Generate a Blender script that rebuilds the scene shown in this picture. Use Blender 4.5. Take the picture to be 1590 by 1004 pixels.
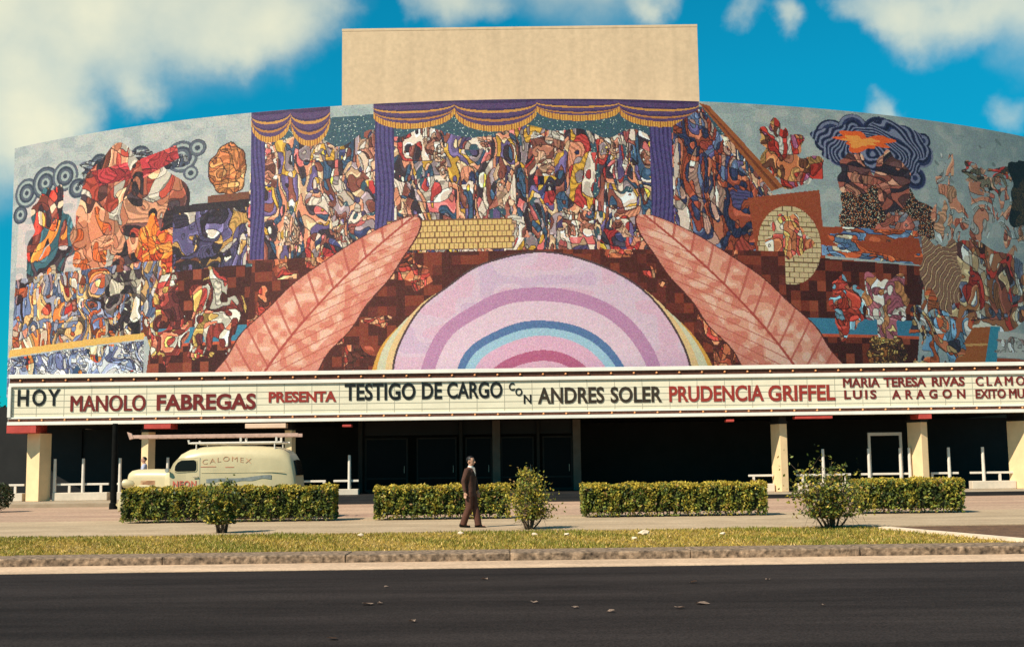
import bpy, bmesh, math, random
import numpy as np
from mathutils import Vector, Matrix, Euler

R_ = math.radians
random.seed(7)
rng = np.random.default_rng(11)
for o in list(bpy.data.objects):
    bpy.data.objects.remove(o)
SC = bpy.context.scene
COL = SC.collection

# ------------------------------------------------------------------ camera
FPX = 1900.0                       # focal length in photograph pixels (1590 wide)
PITCH, ROLL = R_(6.43), R_(-0.74)
CAMZ = 1.6
cam_d = bpy.data.cameras.new('camera')
cam = bpy.data.objects.new('camera', cam_d)
COL.objects.link(cam)
cam_d.sensor_width = 36.0
cam_d.lens = 36.0 * FPX / 1590.0
cam_d.clip_start = 0.1
cam_d.clip_end = 6000
CM = Matrix.Rotation(R_(90) + PITCH, 3, 'X') @ Matrix.Rotation(ROLL, 3, 'Z')
cam.matrix_world = Matrix.Translation((0, 0, CAMZ)) @ CM.to_4x4()
SC.camera = cam

def ray(px, py):
    return CM @ Vector(((px - 795) / FPX, (502 - py) / FPX, -1.0))
def at(px, py, Y):                 # the point at distance Y seen there
    r = ray(px, py); t = Y / r.y
    return Vector((r.x * t, Y, CAMZ + r.z * t))
def gnd(px, py, z=0.0):            # the point at height z seen there
    r = ray(px, py); t = (z - CAMZ) / r.z
    return Vector((r.x * t, r.y * t, z))

# ------------------------------------------------------------------ light
SUN_EL, SUN_AZ = R_(46), R_(48)    # azimuth: to the left of straight behind the camera
SUNV = Vector((-math.sin(SUN_AZ) * math.cos(SUN_EL), -math.cos(SUN_AZ) * math.cos(SUN_EL), math.sin(SUN_EL)))
sd = bpy.data.lights.new('sun', 'SUN')
sd.energy = 4.6
sd.angle = R_(0.5)
sd.color = (1.0, 0.9, 0.75)
sun = bpy.data.objects.new('sun', sd)
COL.objects.link(sun)
sun.rotation_euler = SUNV.to_track_quat('Z', 'Y').to_euler()
SC.view_settings.view_transform = 'Standard'
SC.view_settings.look = 'None'
SC.view_settings.exposure = 0.55
SC.view_settings.gamma = 1.0

world = bpy.data.worlds.new('World')
SC.world = world
world.use_nodes = True
wn = world.node_tree
wn.nodes.clear()
def N(nt, t, **k):
    n = nt.nodes.new(t)
    for a, b in k.items():
        setattr(n, a, b)
    return n
w_out = N(wn, 'ShaderNodeOutputWorld')
w_bg = N(wn, 'ShaderNodeBackground')
w_bg.inputs['Strength'].default_value = 0.09
sky = N(wn, 'ShaderNodeTexSky', sky_type='NISHITA', sun_disc=False)
sky.sun_elevation = SUN_EL
sky.sun_rotation = math.atan2(SUNV.x, SUNV.y)
sky.altitude = 2200
sky.air_density = 1.0
sky.dust_density = 0.6
sky.ozone_density = 2.0
tint = N(wn, 'ShaderNodeMix', data_type='RGBA', blend_type='MULTIPLY')
tint.inputs[0].default_value = 1.0
tint.inputs[7].default_value = (0.02, 1.02, 1.0, 1)
wn.links.new(sky.outputs[0], tint.inputs[6])
geo = N(wn, 'ShaderNodeTexCoord')
sz = N(wn, 'ShaderNodeSeparateXYZ'); wn.links.new(geo.outputs['Generated'], sz.inputs[0])
hz_ = N(wn, 'ShaderNodeMapRange'); hz_.inputs['From Min'].default_value = 0.0; hz_.inputs['From Max'].default_value = .30
hz_.inputs['To Min'].default_value = .50; hz_.inputs['To Max'].default_value = 1.0
wn.links.new(sz.outputs['Z'], hz_.inputs['Value'])
tint2 = N(wn, 'ShaderNodeMix', data_type='RGBA', blend_type='MULTIPLY'); tint2.inputs[0].default_value = 1.0
wn.links.new(tint.outputs[2], tint2.inputs[6]); wn.links.new(hz_.outputs[0], tint2.inputs[7])
nz = N(wn, 'ShaderNodeTexNoise')
nz.inputs['Scale'].default_value = 16.0
nz.inputs['Detail'].default_value = 6.0
nz.inputs['Roughness'].default_value = 0.55
wn.links.new(geo.outputs['Generated'], nz.inputs['Vector'])
nsub = N(wn, 'ShaderNodeVectorMath', operation='SUBTRACT')
nsub.inputs[1].default_value = (0.5, 0.5, 0.5)
wn.links.new(nz.outputs['Color'], nsub.inputs[0])
nsc = N(wn, 'ShaderNodeVectorMath', operation='SCALE')
nsc.inputs['Scale'].default_value = 0.065
wn.links.new(nsub.outputs[0], nsc.inputs[0])
wv = N(wn, 'ShaderNodeVectorMath', operation='ADD')
wn.links.new(geo.outputs['Generated'], wv.inputs[0])
wn.links.new(nsc.outputs[0], wv.inputs[1])
# cumulus heaps: direction (given as seen in the photograph), radius in radians, strength
PUFFS = [(40, 20, .07, 1.0), (10, 110, .052, .95), (75, 165, .034, 1.0), (150, 30, .045, .9), (250, 15, .042, .85), (30, 190, .035, .8),
         (345, 45, .035, .8), (425, 25, .038, .9), (365, 75, .02, .55), (211, 131, .0175, .8), (500, 5, .02, .5), (-80, 120, .08, 1), (-60, 0, .09, 1),
         (640, 2, .016, .5), (700, 6, .024, .75), (760, 0, .018, .6), (1015, 0, .018, .8), (1165, 12, .016, .5), (1240, 22, .015, .7),
         (1420, 14, .026, .95), (1480, 20, .028, .85), (1540, 8, .026, .8), (1380, 10, .018, .7), (1650, 0, .05, .9), (1385, 160, .013, .55), (1570, 180, .014, .45),
         (1345, -10, .015, .6), (900, -90, .06, .8), (300, -120, .1, 1)]
acc = None
for (px, py, s, a) in PUFFS:
    d = ray(px, py).normalized()
    ds = N(wn, 'ShaderNodeVectorMath', operation='DISTANCE')
    wn.links.new(wv.outputs[0], ds.inputs[0])
    ds.inputs[1].default_value = d
    mr = N(wn, 'ShaderNodeMapRange', interpolation_type='SMOOTHSTEP')
    mr.inputs['From Min'].default_value = s * 1.45
    mr.inputs['From Max'].default_value = s * 0.15
    mr.inputs['To Min'].default_value = 0.0
    mr.inputs['To Max'].default_value = a
    wn.links.new(ds.outputs['Value'], mr.inputs['Value'])
    if acc is None:
        acc = mr.outputs[0]
    else:                          # 1-(1-a)(1-b)
        m1 = N(wn, 'ShaderNodeMath', operation='SUBTRACT'); m1.inputs[0].default_value = 1.0
        wn.links.new(acc, m1.inputs[1])
        m2 = N(wn, 'ShaderNodeMath', operation='MULTIPLY_ADD')
        wn.links.new(m1.outputs[0], m2.inputs[0]); wn.links.new(mr.outputs[0], m2.inputs[1]); wn.links.new(acc, m2.inputs[2])
        acc = m2.outputs[0]
n2 = N(wn, 'ShaderNodeTexNoise')
n2.inputs['Scale'].default_value = 9.0
n2.inputs['Detail'].default_value = 7.0
wn.links.new(geo.outputs['Generated'], n2.inputs['Vector'])
mr2 = N(wn, 'ShaderNodeMapRange')
mr2.inputs['From Min'].default_value = 0.3; mr2.inputs['From Max'].default_value = 0.7
mr2.inputs['To Min'].default_value = 0.58; mr2.inputs['To Max'].default_value = 1.08
wn.links.new(n2.outputs['Fac'], mr2.inputs['Value'])
mm = N(wn, 'ShaderNodeMath', operation='MULTIPLY', use_clamp=True)
wn.links.new(acc, mm.inputs[0]); wn.links.new(mr2.outputs[0], mm.inputs[1])
cl = N(wn, 'ShaderNodeMix', data_type='RGBA')
wn.links.new(mm.outputs[0], cl.inputs[0])
wn.links.new(tint2.outputs[2], cl.inputs[6])
cl.inputs[7].default_value = (7.0, 6.8, 5.0, 1)
wn.links.new(cl.outputs[2], w_bg.inputs['Color'])
wn.links.new(w_bg.outputs[0], w_out.inputs[0])

# ------------------------------------------------------------------ materials
def lin(c):
    return tuple(((v / 255) / 12.92 if v / 255 <= 0.04045 else ((v / 255 + 0.055) / 1.055) ** 2.4) for v in c)
def mat(name, col, rough=0.7, var=0.15, scale=3.0, bump=0.0, bscale=40.0, metal=0.0, col2=None, stretch=None, spec=0.3):
    m = bpy.data.materials.new(name); m.use_nodes = True
    nt = m.node_tree; b = nt.nodes['Principled BSDF']
    b.inputs['Roughness'].default_value = rough
    b.inputs['Metallic'].default_value = metal
    b.inputs['Specular IOR Level'].default_value = spec
    tc = N(nt, 'ShaderNodeTexCoord')
    src = tc.outputs['Object']
    if stretch:
        mp = N(nt, 'ShaderNodeMapping'); mp.inputs['Scale'].default_value = stretch
        nt.links.new(src, mp.inputs[0]); src = mp.outputs[0]
    nse = N(nt, 'ShaderNodeTexNoise'); nse.inputs['Scale'].default_value = scale
    nse.inputs['Detail'].default_value = 8; nse.inputs['Roughness'].default_value = 0.65
    nt.links.new(src, nse.inputs['Vector'])
    rp = N(nt, 'ShaderNodeValToRGB')
    c2 = col2 if col2 else tuple(v * (1 - var) for v in col)
    c1 = col if col2 else tuple(min(1, v * (1 + var)) for v in col)
    rp.color_ramp.elements[0].position = 0.32; rp.color_ramp.elements[0].color = (*c2, 1)
    rp.color_ramp.elements[1].position = 0.68; rp.color_ramp.elements[1].color = (*c1, 1)
    nt.links.new(nse.outputs['Fac'], rp.inputs[0])
    nt.links.new(rp.outputs[0], b.inputs['Base Color'])
    if bump:
        n3 = N(nt, 'ShaderNodeTexNoise'); n3.inputs['Scale'].default_value = bscale; n3.inputs['Detail'].default_value = 5
        nt.links.new(src, n3.inputs['Vector'])
        bp = N(nt, 'ShaderNodeBump'); bp.inputs['Strength'].default_value = bump; bp.inputs['Distance'].default_value = 0.02
        nt.links.new(n3.outputs['Fac'], bp.inputs['Height'])
        nt.links.new(bp.outputs[0], b.inputs['Normal'])
    return m
def mat_attr(name, rough=0.6, trans=0.0, spec=0.3):
    m = bpy.data.materials.new(name); m.use_nodes = True
    nt = m.node_tree; b = nt.nodes['Principled BSDF']
    b.inputs['Roughness'].default_value = rough
    b.inputs['Specular IOR Level'].default_value = spec
    a = N(nt, 'ShaderNodeAttribute', attribute_name='Col')
    nt.links.new(a.outputs['Color'], b.inputs['Base Color'])
    if trans:
        tr = N(nt, 'ShaderNodeBsdfTranslucent'); nt.links.new(a.outputs['Color'], tr.inputs['Color'])
        mx = N(nt, 'ShaderNodeMixShader'); mx.inputs[0].default_value = trans
        nt.links.new(b.outputs[0], mx.inputs[1]); nt.links.new(tr.outputs[0], mx.inputs[2])
        nt.links.new(mx.outputs[0], nt.nodes['Material Output'].inputs[0])
    return m
def speckle(m, scale, amt):        # a second, finer grain multiplied over the base colour (aggregate, chips)
    nt = m.node_tree; b = nt.nodes['Principled BSDF']
    l = b.inputs['Base Color'].links[0]; src = l.from_socket
    tc = N(nt, 'ShaderNodeTexCoord'); n = N(nt, 'ShaderNodeTexNoise')
    n.inputs['Scale'].default_value = scale; n.inputs['Detail'].default_value = 3
    nt.links.new(tc.outputs['Object'], n.inputs['Vector'])
    r = N(nt, 'ShaderNodeMapRange'); r.inputs['From Min'].default_value = .3; r.inputs['From Max'].default_value = .7
    r.inputs['To Min'].default_value = 1 - amt; r.inputs['To Max'].default_value = 1 + amt
    nt.links.new(n.outputs['Fac'], r.inputs['Value'])
    mx = N(nt, 'ShaderNodeMix', data_type='RGBA', blend_type='MULTIPLY'); mx.inputs[0].default_value = 1
    nt.links.new(src, mx.inputs[6]); nt.links.new(r.outputs[0], mx.inputs[7])
    nt.links.new(mx.outputs[2], b.inputs['Base Color'])
    return m

M = {}
M['asphalt'] = speckle(mat('asphalt', (.031, .024, .0215), .95, scale=.35, col2=(.022, .017, .0155), bump=.5, bscale=60, stretch=(.35, 1.2, 1), spec=.08), 38, .5)
M['gutter'] = speckle(mat('gutter_concrete', (.62, .42, .27), .9, scale=1.2, col2=(.46, .31, .2), bump=.3), 18, .2)
M['kerb'] = speckle(mat('kerb_stone', (.30, .20, .125), .9, scale=5, col2=(.13, .088, .058), bump=1.0, bscale=14), 11, .75)
M['pavement'] = speckle(mat('pavement', (.46, .335, .21), .9, scale=.8, col2=(.36, .255, .155), bump=.3), 14, .2)
M['forecourt'] = speckle(mat('forecourt', (.47, .315, .205), .9, scale=.5, col2=(.34, .205, .14), bump=.3, stretch=(.3, 1, 1)), 12, .25)
M['plaza'] = mat('plaza_paving', (.42, .33, .23), .85, scale=1.0, col2=(.30, .22, .14), bump=.2)
M['ground'] = mat('bare_ground', (.12, .10, .07), .95, scale=.2, var=.3)
M['turf'] = speckle(mat('turf', (.34, .215, .05), .95, scale=.9, col2=(.16, .115, .028), bump=.6, bscale=30), 26, .45)
M['soil'] = speckle(mat('soil', (.19, .10, .05), .95, scale=3, col2=(.08, .042, .025), bump=.8), 30, .5)
M['edging'] = mat('concrete_edging', (.72, .55, .39), .9, scale=3, var=.2, bump=.3)
M['stucco'] = speckle(mat('tan_stucco', (.70, .49, .30), .9, scale=.22, col2=(.60, .42, .26), bump=.15, bscale=30, stretch=(1, 1, .5)), 5, .07)
def streaks(m, amt):               # rain marks that run down a wall
    nt = m.node_tree; b = nt.nodes['Principled BSDF']
    src = b.inputs['Base Color'].links[0].from_socket
    tc = N(nt, 'ShaderNodeTexCoord'); mpn = N(nt, 'ShaderNodeMapping'); mpn.inputs['Scale'].default_value = (1.6, 1.6, .09)
    n = N(nt, 'ShaderNodeTexNoise'); n.inputs['Scale'].default_value = 1.0; n.inputs['Detail'].default_value = 6
    nt.links.new(tc.outputs['Object'], mpn.inputs[0]); nt.links.new(mpn.outputs[0], n.inputs['Vector'])
    r = N(nt, 'ShaderNodeMapRange'); r.inputs['From Min'].default_value = .35; r.inputs['From Max'].default_value = .65
    r.inputs['To Min'].default_value = 1 - amt; r.inputs['To Max'].default_value = 1 + amt * .4
    nt.links.new(n.outputs['Fac'], r.inputs['Value'])
    mx = N(nt, 'ShaderNodeMix', data_type='RGBA', blend_type='MULTIPLY'); mx.inputs[0].default_value = 1
    nt.links.new(src, mx.inputs[6]); nt.links.new(r.outputs[0], mx.inputs[7]); nt.links.new(mx.outputs[2], b.inputs['Base Color'])
streaks(M['stucco'], .07)
def patches(m, amt):               # worn lanes and patches along the road
    nt = m.node_tree; b = nt.nodes['Principled BSDF']
    src = b.inputs['Base Color'].links[0].from_socket
    tc = N(nt, 'ShaderNodeTexCoord'); mpn = N(nt, 'ShaderNodeMapping'); mpn.inputs['Scale'].default_value = (.10, .75, 1)
    n = N(nt, 'ShaderNodeTexNoise'); n.inputs['Scale'].default_value = 1.0; n.inputs['Detail'].default_value = 9; n.inputs['Roughness'].default_value = .7
    nt.links.new(tc.outputs['Object'], mpn.inputs[0]); nt.links.new(mpn.outputs[0], n.inputs['Vector'])
    r = N(nt, 'ShaderNodeMapRange'); r.inputs['From Min'].default_value = .36; r.inputs['From Max'].default_value = .64
    r.inputs['To Min'].default_value = 1 - amt; r.inputs['To Max'].default_value = 1 + amt
    nt.links.new(n.outputs['Fac'], r.inputs['Value'])
    mx = N(nt, 'ShaderNodeMix', data_type='RGBA', blend_type='MULTIPLY'); mx.inputs[0].default_value = 1
    nt.links.new(src, mx.inputs[6]); nt.links.new(r.outputs[0], mx.inputs[7]); nt.links.new(mx.outputs[2], b.inputs['Base Color'])
patches(M['asphalt'], .38); patches(M['gutter'], .16); patches(M['pavement'], .15); patches(M['forecourt'], .15)
M['drum'] = mat('wall_render', (.35, .27, .22), .9, scale=.5, var=.15)
M['column'] = mat('column_render', (.80, .565, .31), .85, scale=1.2, var=.1, bump=.15)
M['red'] = mat('red_painted_beam', (.46, .06, .045), .6, scale=2, var=.2)
M['cream_beam'] = mat('cream_painted_beam', (.75, .52, .36), .6, scale=2, var=.1)
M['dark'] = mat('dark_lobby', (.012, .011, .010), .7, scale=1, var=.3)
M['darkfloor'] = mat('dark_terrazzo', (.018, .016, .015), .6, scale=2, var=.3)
M['doorglass'] = mat('door_glass', (.006, .006, .006), .35, scale=.5, var=.2, spec=.05)
M['glass'] = mat('dark_glass', (.010, .009, .008), .15, scale=.5, var=.2, spec=.2)
M['mullion'] = mat('grey_mullion', (.030, .026, .022), .8, scale=3, var=.15, spec=.1)
M['lobbypost'] = mat('grey_lobby_column', (.13, .10, .075), .9, scale=3, var=.15, spec=.1)
M['whitepaint'] = mat('white_paint', (.68, .60, .50), .6, scale=4, var=.1)
M['plinth'] = mat('pale_plinth', (.62, .52, .40), .85, scale=2, var=.12, bump=.2)
M['panel'] = speckle(mat('sign_panel', (.80, .72, .53), .5, scale=.35, col2=(.73, .655, .475)), 2.5, .04)
M['rail_white'] = mat('white_enamel', (.80, .76, .66), .4, scale=1.5, var=.07)
M['channel'] = mat('brown_channel', (.11, .04, .022), .6, scale=6, var=.35)
M['seam'] = mat('panel_seam', (.43, .40, .30), .6, scale=3, var=.1)
M['black'] = mat('black_letter', (.013, .012, .011), .4, scale=4, var=.2)
M['maroon'] = mat('maroon_letter', (.17, .021, .017), .4, scale=4, var=.2)
M['redletter'] = mat('red_letter', (.30, .035, .024), .4, scale=4, var=.15)
M['darkbrown'] = mat('brown_black_letter', (.045, .03, .018), .4, scale=4, var=.2)
M['van'] = speckle(mat('cream_van_paint', (.60, .49, .285), .38, scale=1.2, col2=(.53, .43, .245), spec=.35), 4, .05)
M['vanred'] = mat('red_van_lettering', (.55, .13, .08), .5, scale=6, var=.15)
M['vanred2'] = mat('faded_red_lettering', (.52, .25, .13), .5, scale=6, var=.25)
M['vangrey'] = mat('grey_van_stripe', (.22, .23, .21), .5, scale=8, var=.3)
M['tyre'] = mat('tyre_rubber', (.02, .02, .02), .9, scale=6, var=.2)
M['chrome'] = mat('dull_chrome', (.42, .36, .28), .5, scale=3, var=.1, metal=.2)
M['ladder'] = mat('pinkish_ladder_wood', (.55, .34, .26), .7, scale=6, var=.2)
M['skin'] = mat('skin', (.48, .25, .16), .55, scale=8, var=.1)
M['suit'] = speckle(mat('brown_suit', (.095, .040, .025), .85, scale=6, col2=(.06, .025, .016), bump=.3), 60, .3)
M['trousers'] = speckle(mat('brown_trousers', (.11, .042, .026), .85, scale=6, col2=(.07, .027, .017)), 60, .3)
M['shirt'] = mat('white_shirt', (.75, .70, .62), .7, scale=5, var=.06)
M['blueshirt'] = mat('pale_blue_shirt', (.38, .40, .50), .7, scale=5, var=.1)
M['hair'] = mat('black_hair', (.012, .009, .007), .5, scale=20, var=.3)
M['leather'] = mat('dark_leather', (.007, .006, .005), .8, scale=10, var=.3, spec=.1)
M['leaf'] = mat_attr('leaf', .55, .25)
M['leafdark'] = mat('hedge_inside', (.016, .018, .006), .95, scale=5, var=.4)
M['bark'] = mat('bark', (.10, .065, .04), .9, scale=10, var=.3, bump=.5)
M['litter'] = mat('pale_litter', (.40, .28, .21), .8, scale=9, var=.3)
M['ironpost'] = mat('dark_iron', (.008, .008, .007), .9, scale=4, var=.3, spec=.05)
M['bulb'] = mat('amber_bulb', (.75, .32, .12), .25, scale=5, var=.15, spec=.5)
M['mosaic'] = mat_attr('mosaic_tesserae', .55, 0, .25)
M['grout'] = mat('grout', (.2, .18, .16), .9, scale=3, var=.1)

# ------------------------------------------------------------------ helpers
def tag(o, label=None, cat=None, group=None, kind=None):
    if label: o['label'] = label
    if cat: o['category'] = cat
    if group: o['group'] = group
    if kind: o['kind'] = kind
    return o
def thing(name, loc, label, cat, group=None, rz=0.0):
    o = bpy.data.objects.new(name, None)
    COL.objects.link(o)
    o.location = loc; o.rotation_euler = (0, 0, rz)
    o.empty_display_size = 0.3
    return tag(o, label, cat, group)
def copy_tree(o, parent=None):
    c = o.copy(); COL.objects.link(c)
    c.parent = parent
    for ch in list(o.children):
        copy_tree(ch, c)
    return c
def link(name, me, m, parent=None, off=None, smooth=None):
    if m is not None: me.materials.append(m)
    o = bpy.data.objects.new(name, me)
    COL.objects.link(o)
    if off is not None:
        me.transform(Matrix.Translation(-Vector(off)))
    if parent is not None: o.parent = parent
    if smooth is not None:
        me.shade_smooth()
        me.set_sharp_from_angle(angle=R_(smooth))
    return o
class MB:
    def __init__(s): s.bm = bmesh.new()
    def poly(s, pts):
        return s.bm.faces.new([s.bm.verts.new(p) for p in pts])
    def box(s, x0, x1, y0, y1, z0, z1, bev=0.0, mtx=None):
        vs = [s.bm.verts.new(p) for p in [(x0, y0, z0), (x1, y0, z0), (x1, y1, z0), (x0, y1, z0), (x0, y0, z1), (x1, y0, z1), (x1, y1, z1), (x0, y1, z1)]]
        fs = [(0, 3, 2, 1), (4, 5, 6, 7), (0, 1, 5, 4), (1, 2, 6, 5), (2, 3, 7, 6), (3, 0, 4, 7)]
        faces = [s.bm.faces.new([vs[i] for i in f]) for f in fs]
        if mtx is not None:
            for v in vs: v.co = mtx @ v.co
        if bev > 0:
            es = list({e for f in faces for e in f.edges})
            bmesh.ops.bevel(s.bm, geom=es, offset=bev, segments=2, affect='EDGES', profile=0.5)
        return s
    def loft(s, rings, cap=True, closed=True):
        vr = [[s.bm.verts.new(p) for p in r] for r in rings]
        n = len(vr[0])
        for a, b in zip(vr[:-1], vr[1:]):
            for i in range(n if closed else n - 1):
                j = (i + 1) % n
                try: s.bm.faces.new((a[i], a[j], b[j], b[i]))
                except ValueError: pass
        if cap:
            s.bm.faces.new(list(reversed(vr[0]))); s.bm.faces.new(vr[-1])
        return s
    def tube(s, pts, rad, n=8, cap=True):
        pts = [Vector(p) for p in pts]
        rads = rad if isinstance(rad, (list, tuple)) else [rad] * len(pts)
        rings = []
        for i, p in enumerate(pts):
            a = pts[max(i - 1, 0)]; b = pts[min(i + 1, len(pts) - 1)]
            d = (b - a).normalized()
            u = d.orthogonal().normalized() if i == 0 else (u - d * u.dot(d)).normalized()
            v = d.cross(u)
            rings.append([p + (u * math.cos(t) + v * math.sin(t)) * rads[i] for t in [2 * math.pi * k / n for k in range(n)]])
        return s.loft(rings, cap)
    def ell(s, c, r, n=12, m=8, mtx=None):
        g = bmesh.ops.create_uvsphere(s.bm, u_segments=n, v_segments=m, radius=1.0)
        for v in g['verts']:
            q = Vector((v.co.x * r[0], v.co.y * r[1], v.co.z * r[2]))
            if mtx is not None: q = mtx @ q
            v.co = q + Vector(c)
        return s
    def prism(s, outline, y0, y1, bev=0.0, seg=3):       # outline in x,z
        a = [s.bm.verts.new((x, y0, z)) for x, z in outline]
        b = [s.bm.verts.new((x, y1, z)) for x, z in outline]
        n = len(a)
        fa = s.bm.faces.new(a); fb = s.bm.faces.new(list(reversed(b)))
        for i in range(n):
            j = (i + 1) % n
            s.bm.faces.new((a[j], a[i], b[i], b[j]))
        if bev > 0:
            bmesh.ops.bevel(s.bm, geom=list(fa.edges) + list(fb.edges), offset=bev, segments=seg, affect='EDGES', profile=.5)
        return s
    def cyl(s, p0, p1, r, n=16):
        return s.tube([p0, p1], r, n)
    def mesh(s, name):
        me = bpy.data.meshes.new(name)
        bmesh.ops.recalc_face_normals(s.bm, faces=list(s.bm.faces))
        s.bm.to_mesh(me); s.bm.free()
        return me
    def build(s, name, m, parent=None, off=None, smooth=None):
        return link(name, s.mesh(name), m, parent, off, smooth)
    def fused(s, name, m, parent, voxel=.01, off=None, smooth_iter=3):   # one continuous skin
        me = s.mesh(name)
        o = bpy.data.objects.new('tmp', me); COL.objects.link(o)
        r = o.modifiers.new('r', 'REMESH'); r.mode = 'VOXEL'; r.voxel_size = voxel
        if smooth_iter:
            q = o.modifiers.new('s', 'SMOOTH'); q.factor = .5; q.iterations = smooth_iter
        dg = bpy.context.evaluated_depsgraph_get()
        nm = bpy.data.meshes.new_from_object(o.evaluated_get(dg))
        bpy.data.objects.remove(o)
        nm.name = name
        return link(name, nm, m, parent, off, 60)
def quad_mesh(name, V, C, m, parent=None, off=None):     # V (n,4,3), C (n,3): many small faces, each with its own pigment
    n = len(V)
    me = bpy.data.meshes.new(name)
    V = np.asarray(V, dtype=np.float32)
    if off is not None: V = V - np.array(off, dtype=np.float32)
    me.vertices.add(4 * n); me.vertices.foreach_set('co', V.reshape(-1))
    me.loops.add(4 * n); me.loops.foreach_set('vertex_index', np.arange(4 * n, dtype=np.int32))
    me.polygons.add(n)
    me.polygons.foreach_set('loop_start', np.arange(0, 4 * n, 4, dtype=np.int32))
    me.update(calc_edges=True)
    a = me.attributes.new('Col', 'FLOAT_COLOR', 'FACE')
    cc = np.ones((n, 4), dtype=np.float32); cc[:, :3] = C
    a.data.foreach_set('color', cc.reshape(-1))
    me.validate()
    return link(name, me, m, parent)
def leaf_quads(P, size, up=0.3, rs=rng, aspect=.55):
    n = len(P)
    a = rs.normal(size=(n, 3)); a[:, 2] += up
    a /= np.linalg.norm(a, axis=1)[:, None]
    b = np.cross(a, rs.normal(size=(n, 3))); b /= np.linalg.norm(b, axis=1)[:, None]
    s = (size * (0.6 + 0.8 * rs.random(n)))[:, None]
    return np.stack([P - a * s * .5, P + b * s * aspect * .5, P + a * s * .5, P - b * s * aspect * .5], axis=1)
def clump(P, k=1.0, seed=0.0):     # smooth pseudo noise, -1..1
    x, y, z = P[:, 0] * k + seed, P[:, 1] * k + seed * 1.7, P[:, 2] * k - seed
    return (np.sin(2.1 * x + 1.3 * y) + np.sin(3.7 * z + 1.9 * x + .5) + np.sin(5.3 * x - 2.2 * z + 1.1 * y) + np.sin(7.9 * z + 6.1 * y - 3.1 * x)) / 4
def text_mesh(s, bold=.02, ext=.04, spacing=1.0):
    cu = bpy.data.curves.new('t', 'FONT'); cu.body = s; cu.offset = bold; cu.extrude = ext; cu.space_character = spacing
    cu.resolution_u = 4
    o = bpy.data.objects.new('t', cu); COL.objects.link(o)
    dg = bpy.context.evaluated_depsgraph_get()
    me = bpy.data.meshes.new_from_object(o.evaluated_get(dg))
    bpy.data.objects.remove(o)
    co = np.zeros(len(me.vertices) * 3); me.vertices.foreach_get('co', co); co = co.reshape(-1, 3)
    return me, co
def lettering(name, s, x0, x1, z0, z1, y, thick, m, parent, off=None, bold=.02, spacing=1.0, bend=None):
    heavy = bold > .01 and 'M' in s             # these glyphs fold over themselves when fattened: two strokes side by side instead
    me, co = text_mesh(s, 0.0 if heavy else bold, .5, spacing)
    if heavy:
        bmx = bmesh.new(); bmx.from_mesh(me); nv = len(bmx.verts); bmx.from_mesh(me); nv2 = len(bmx.verts); bmx.from_mesh(me)
        bmx.verts.ensure_lookup_table()
        for v in bmx.verts[nv:nv2]: v.co += Vector((.026, .010, .08))
        for v in bmx.verts[nv2:]: v.co += Vector((.052, .0, .16))
        bmx.to_mesh(me); bmx.free()
        co = np.zeros(len(me.vertices) * 3); me.vertices.foreach_get('co', co); co = co.reshape(-1, 3)
    mn, mx = co.min(0), co.max(0)
    out = np.empty_like(co)
    out[:, 0] = x0 + (co[:, 0] - mn[0]) / (mx[0] - mn[0]) * (x1 - x0)
    out[:, 2] = z0 + (co[:, 1] - mn[1]) / (mx[1] - mn[1]) * (z1 - z0)
    out[:, 1] = y - thick * (co[:, 2] + .5)
    if bend is not None: out[:, 2] += bend(out[:, 0])
    me.vertices.foreach_set('co', out.reshape(-1)); me.materials.clear()
    me.update()
    return link(name, me, m, parent, off)

# ------------------------------------------------------------------ ground and roads
def slab(name, x0, x1, y0, y1, z0, z1, m, bev=0):
    return tag(MB().box(x0, x1, y0, y1, z0, z1, bev).build(name, m), kind='structure')
Y_ROAD = gnd(795, 881, -.15).y          # far edge of the asphalt
Y_KERB = gnd(795, 870.5, -.15).y        # foot of the kerb
Y_GRASS = Y_KERB + .95
Y_PAVE = gnd(795, 823, 0).y
Y_BACK = gnd(795, 800, 0).y             # back edge of the pavement strip under the hedges
Y_PLAZA = 50.6
gp = MB(); gp.poly([(-900, -300, -.4), (900, -300, -.4), (900, 1500, -.4), (-900, 1500, -.4)])
tag(gp.build('ground', M['ground']), kind='structure')
slab('road', -120, 120, -30, Y_ROAD, -.35, -.15, M['asphalt'])
slab('gutter', -120, 120, Y_ROAD, Y_KERB, -.35, -.140, M['gutter'])
kb = MB()
x = -60.0
while x < 60:
    L = random.uniform(2.2, 3.4)
    kb.box(x + .003, x + L - .003, Y_KERB + random.uniform(-.012, .012), Y_GRASS, -.38, random.uniform(-.012, .006), .025)
    x += L
tag(kb.build('kerb', M['kerb']), kind='structure')
slab('verge', -120, 120, Y_GRASS, Y_PAVE, -.36, -.03, M['turf'])
slab('pavement', -120, 120, Y_PAVE, Y_BACK, -.36, 0.0, M['pavement'])
slab('forecourt', -120, 120, Y_BACK, Y_PLAZA, -.36, -.03, M['forecourt'])
slab('plaza', -60, 60, Y_PLAZA, 95, -.36, .15, M['plaza'], .03)
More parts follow.
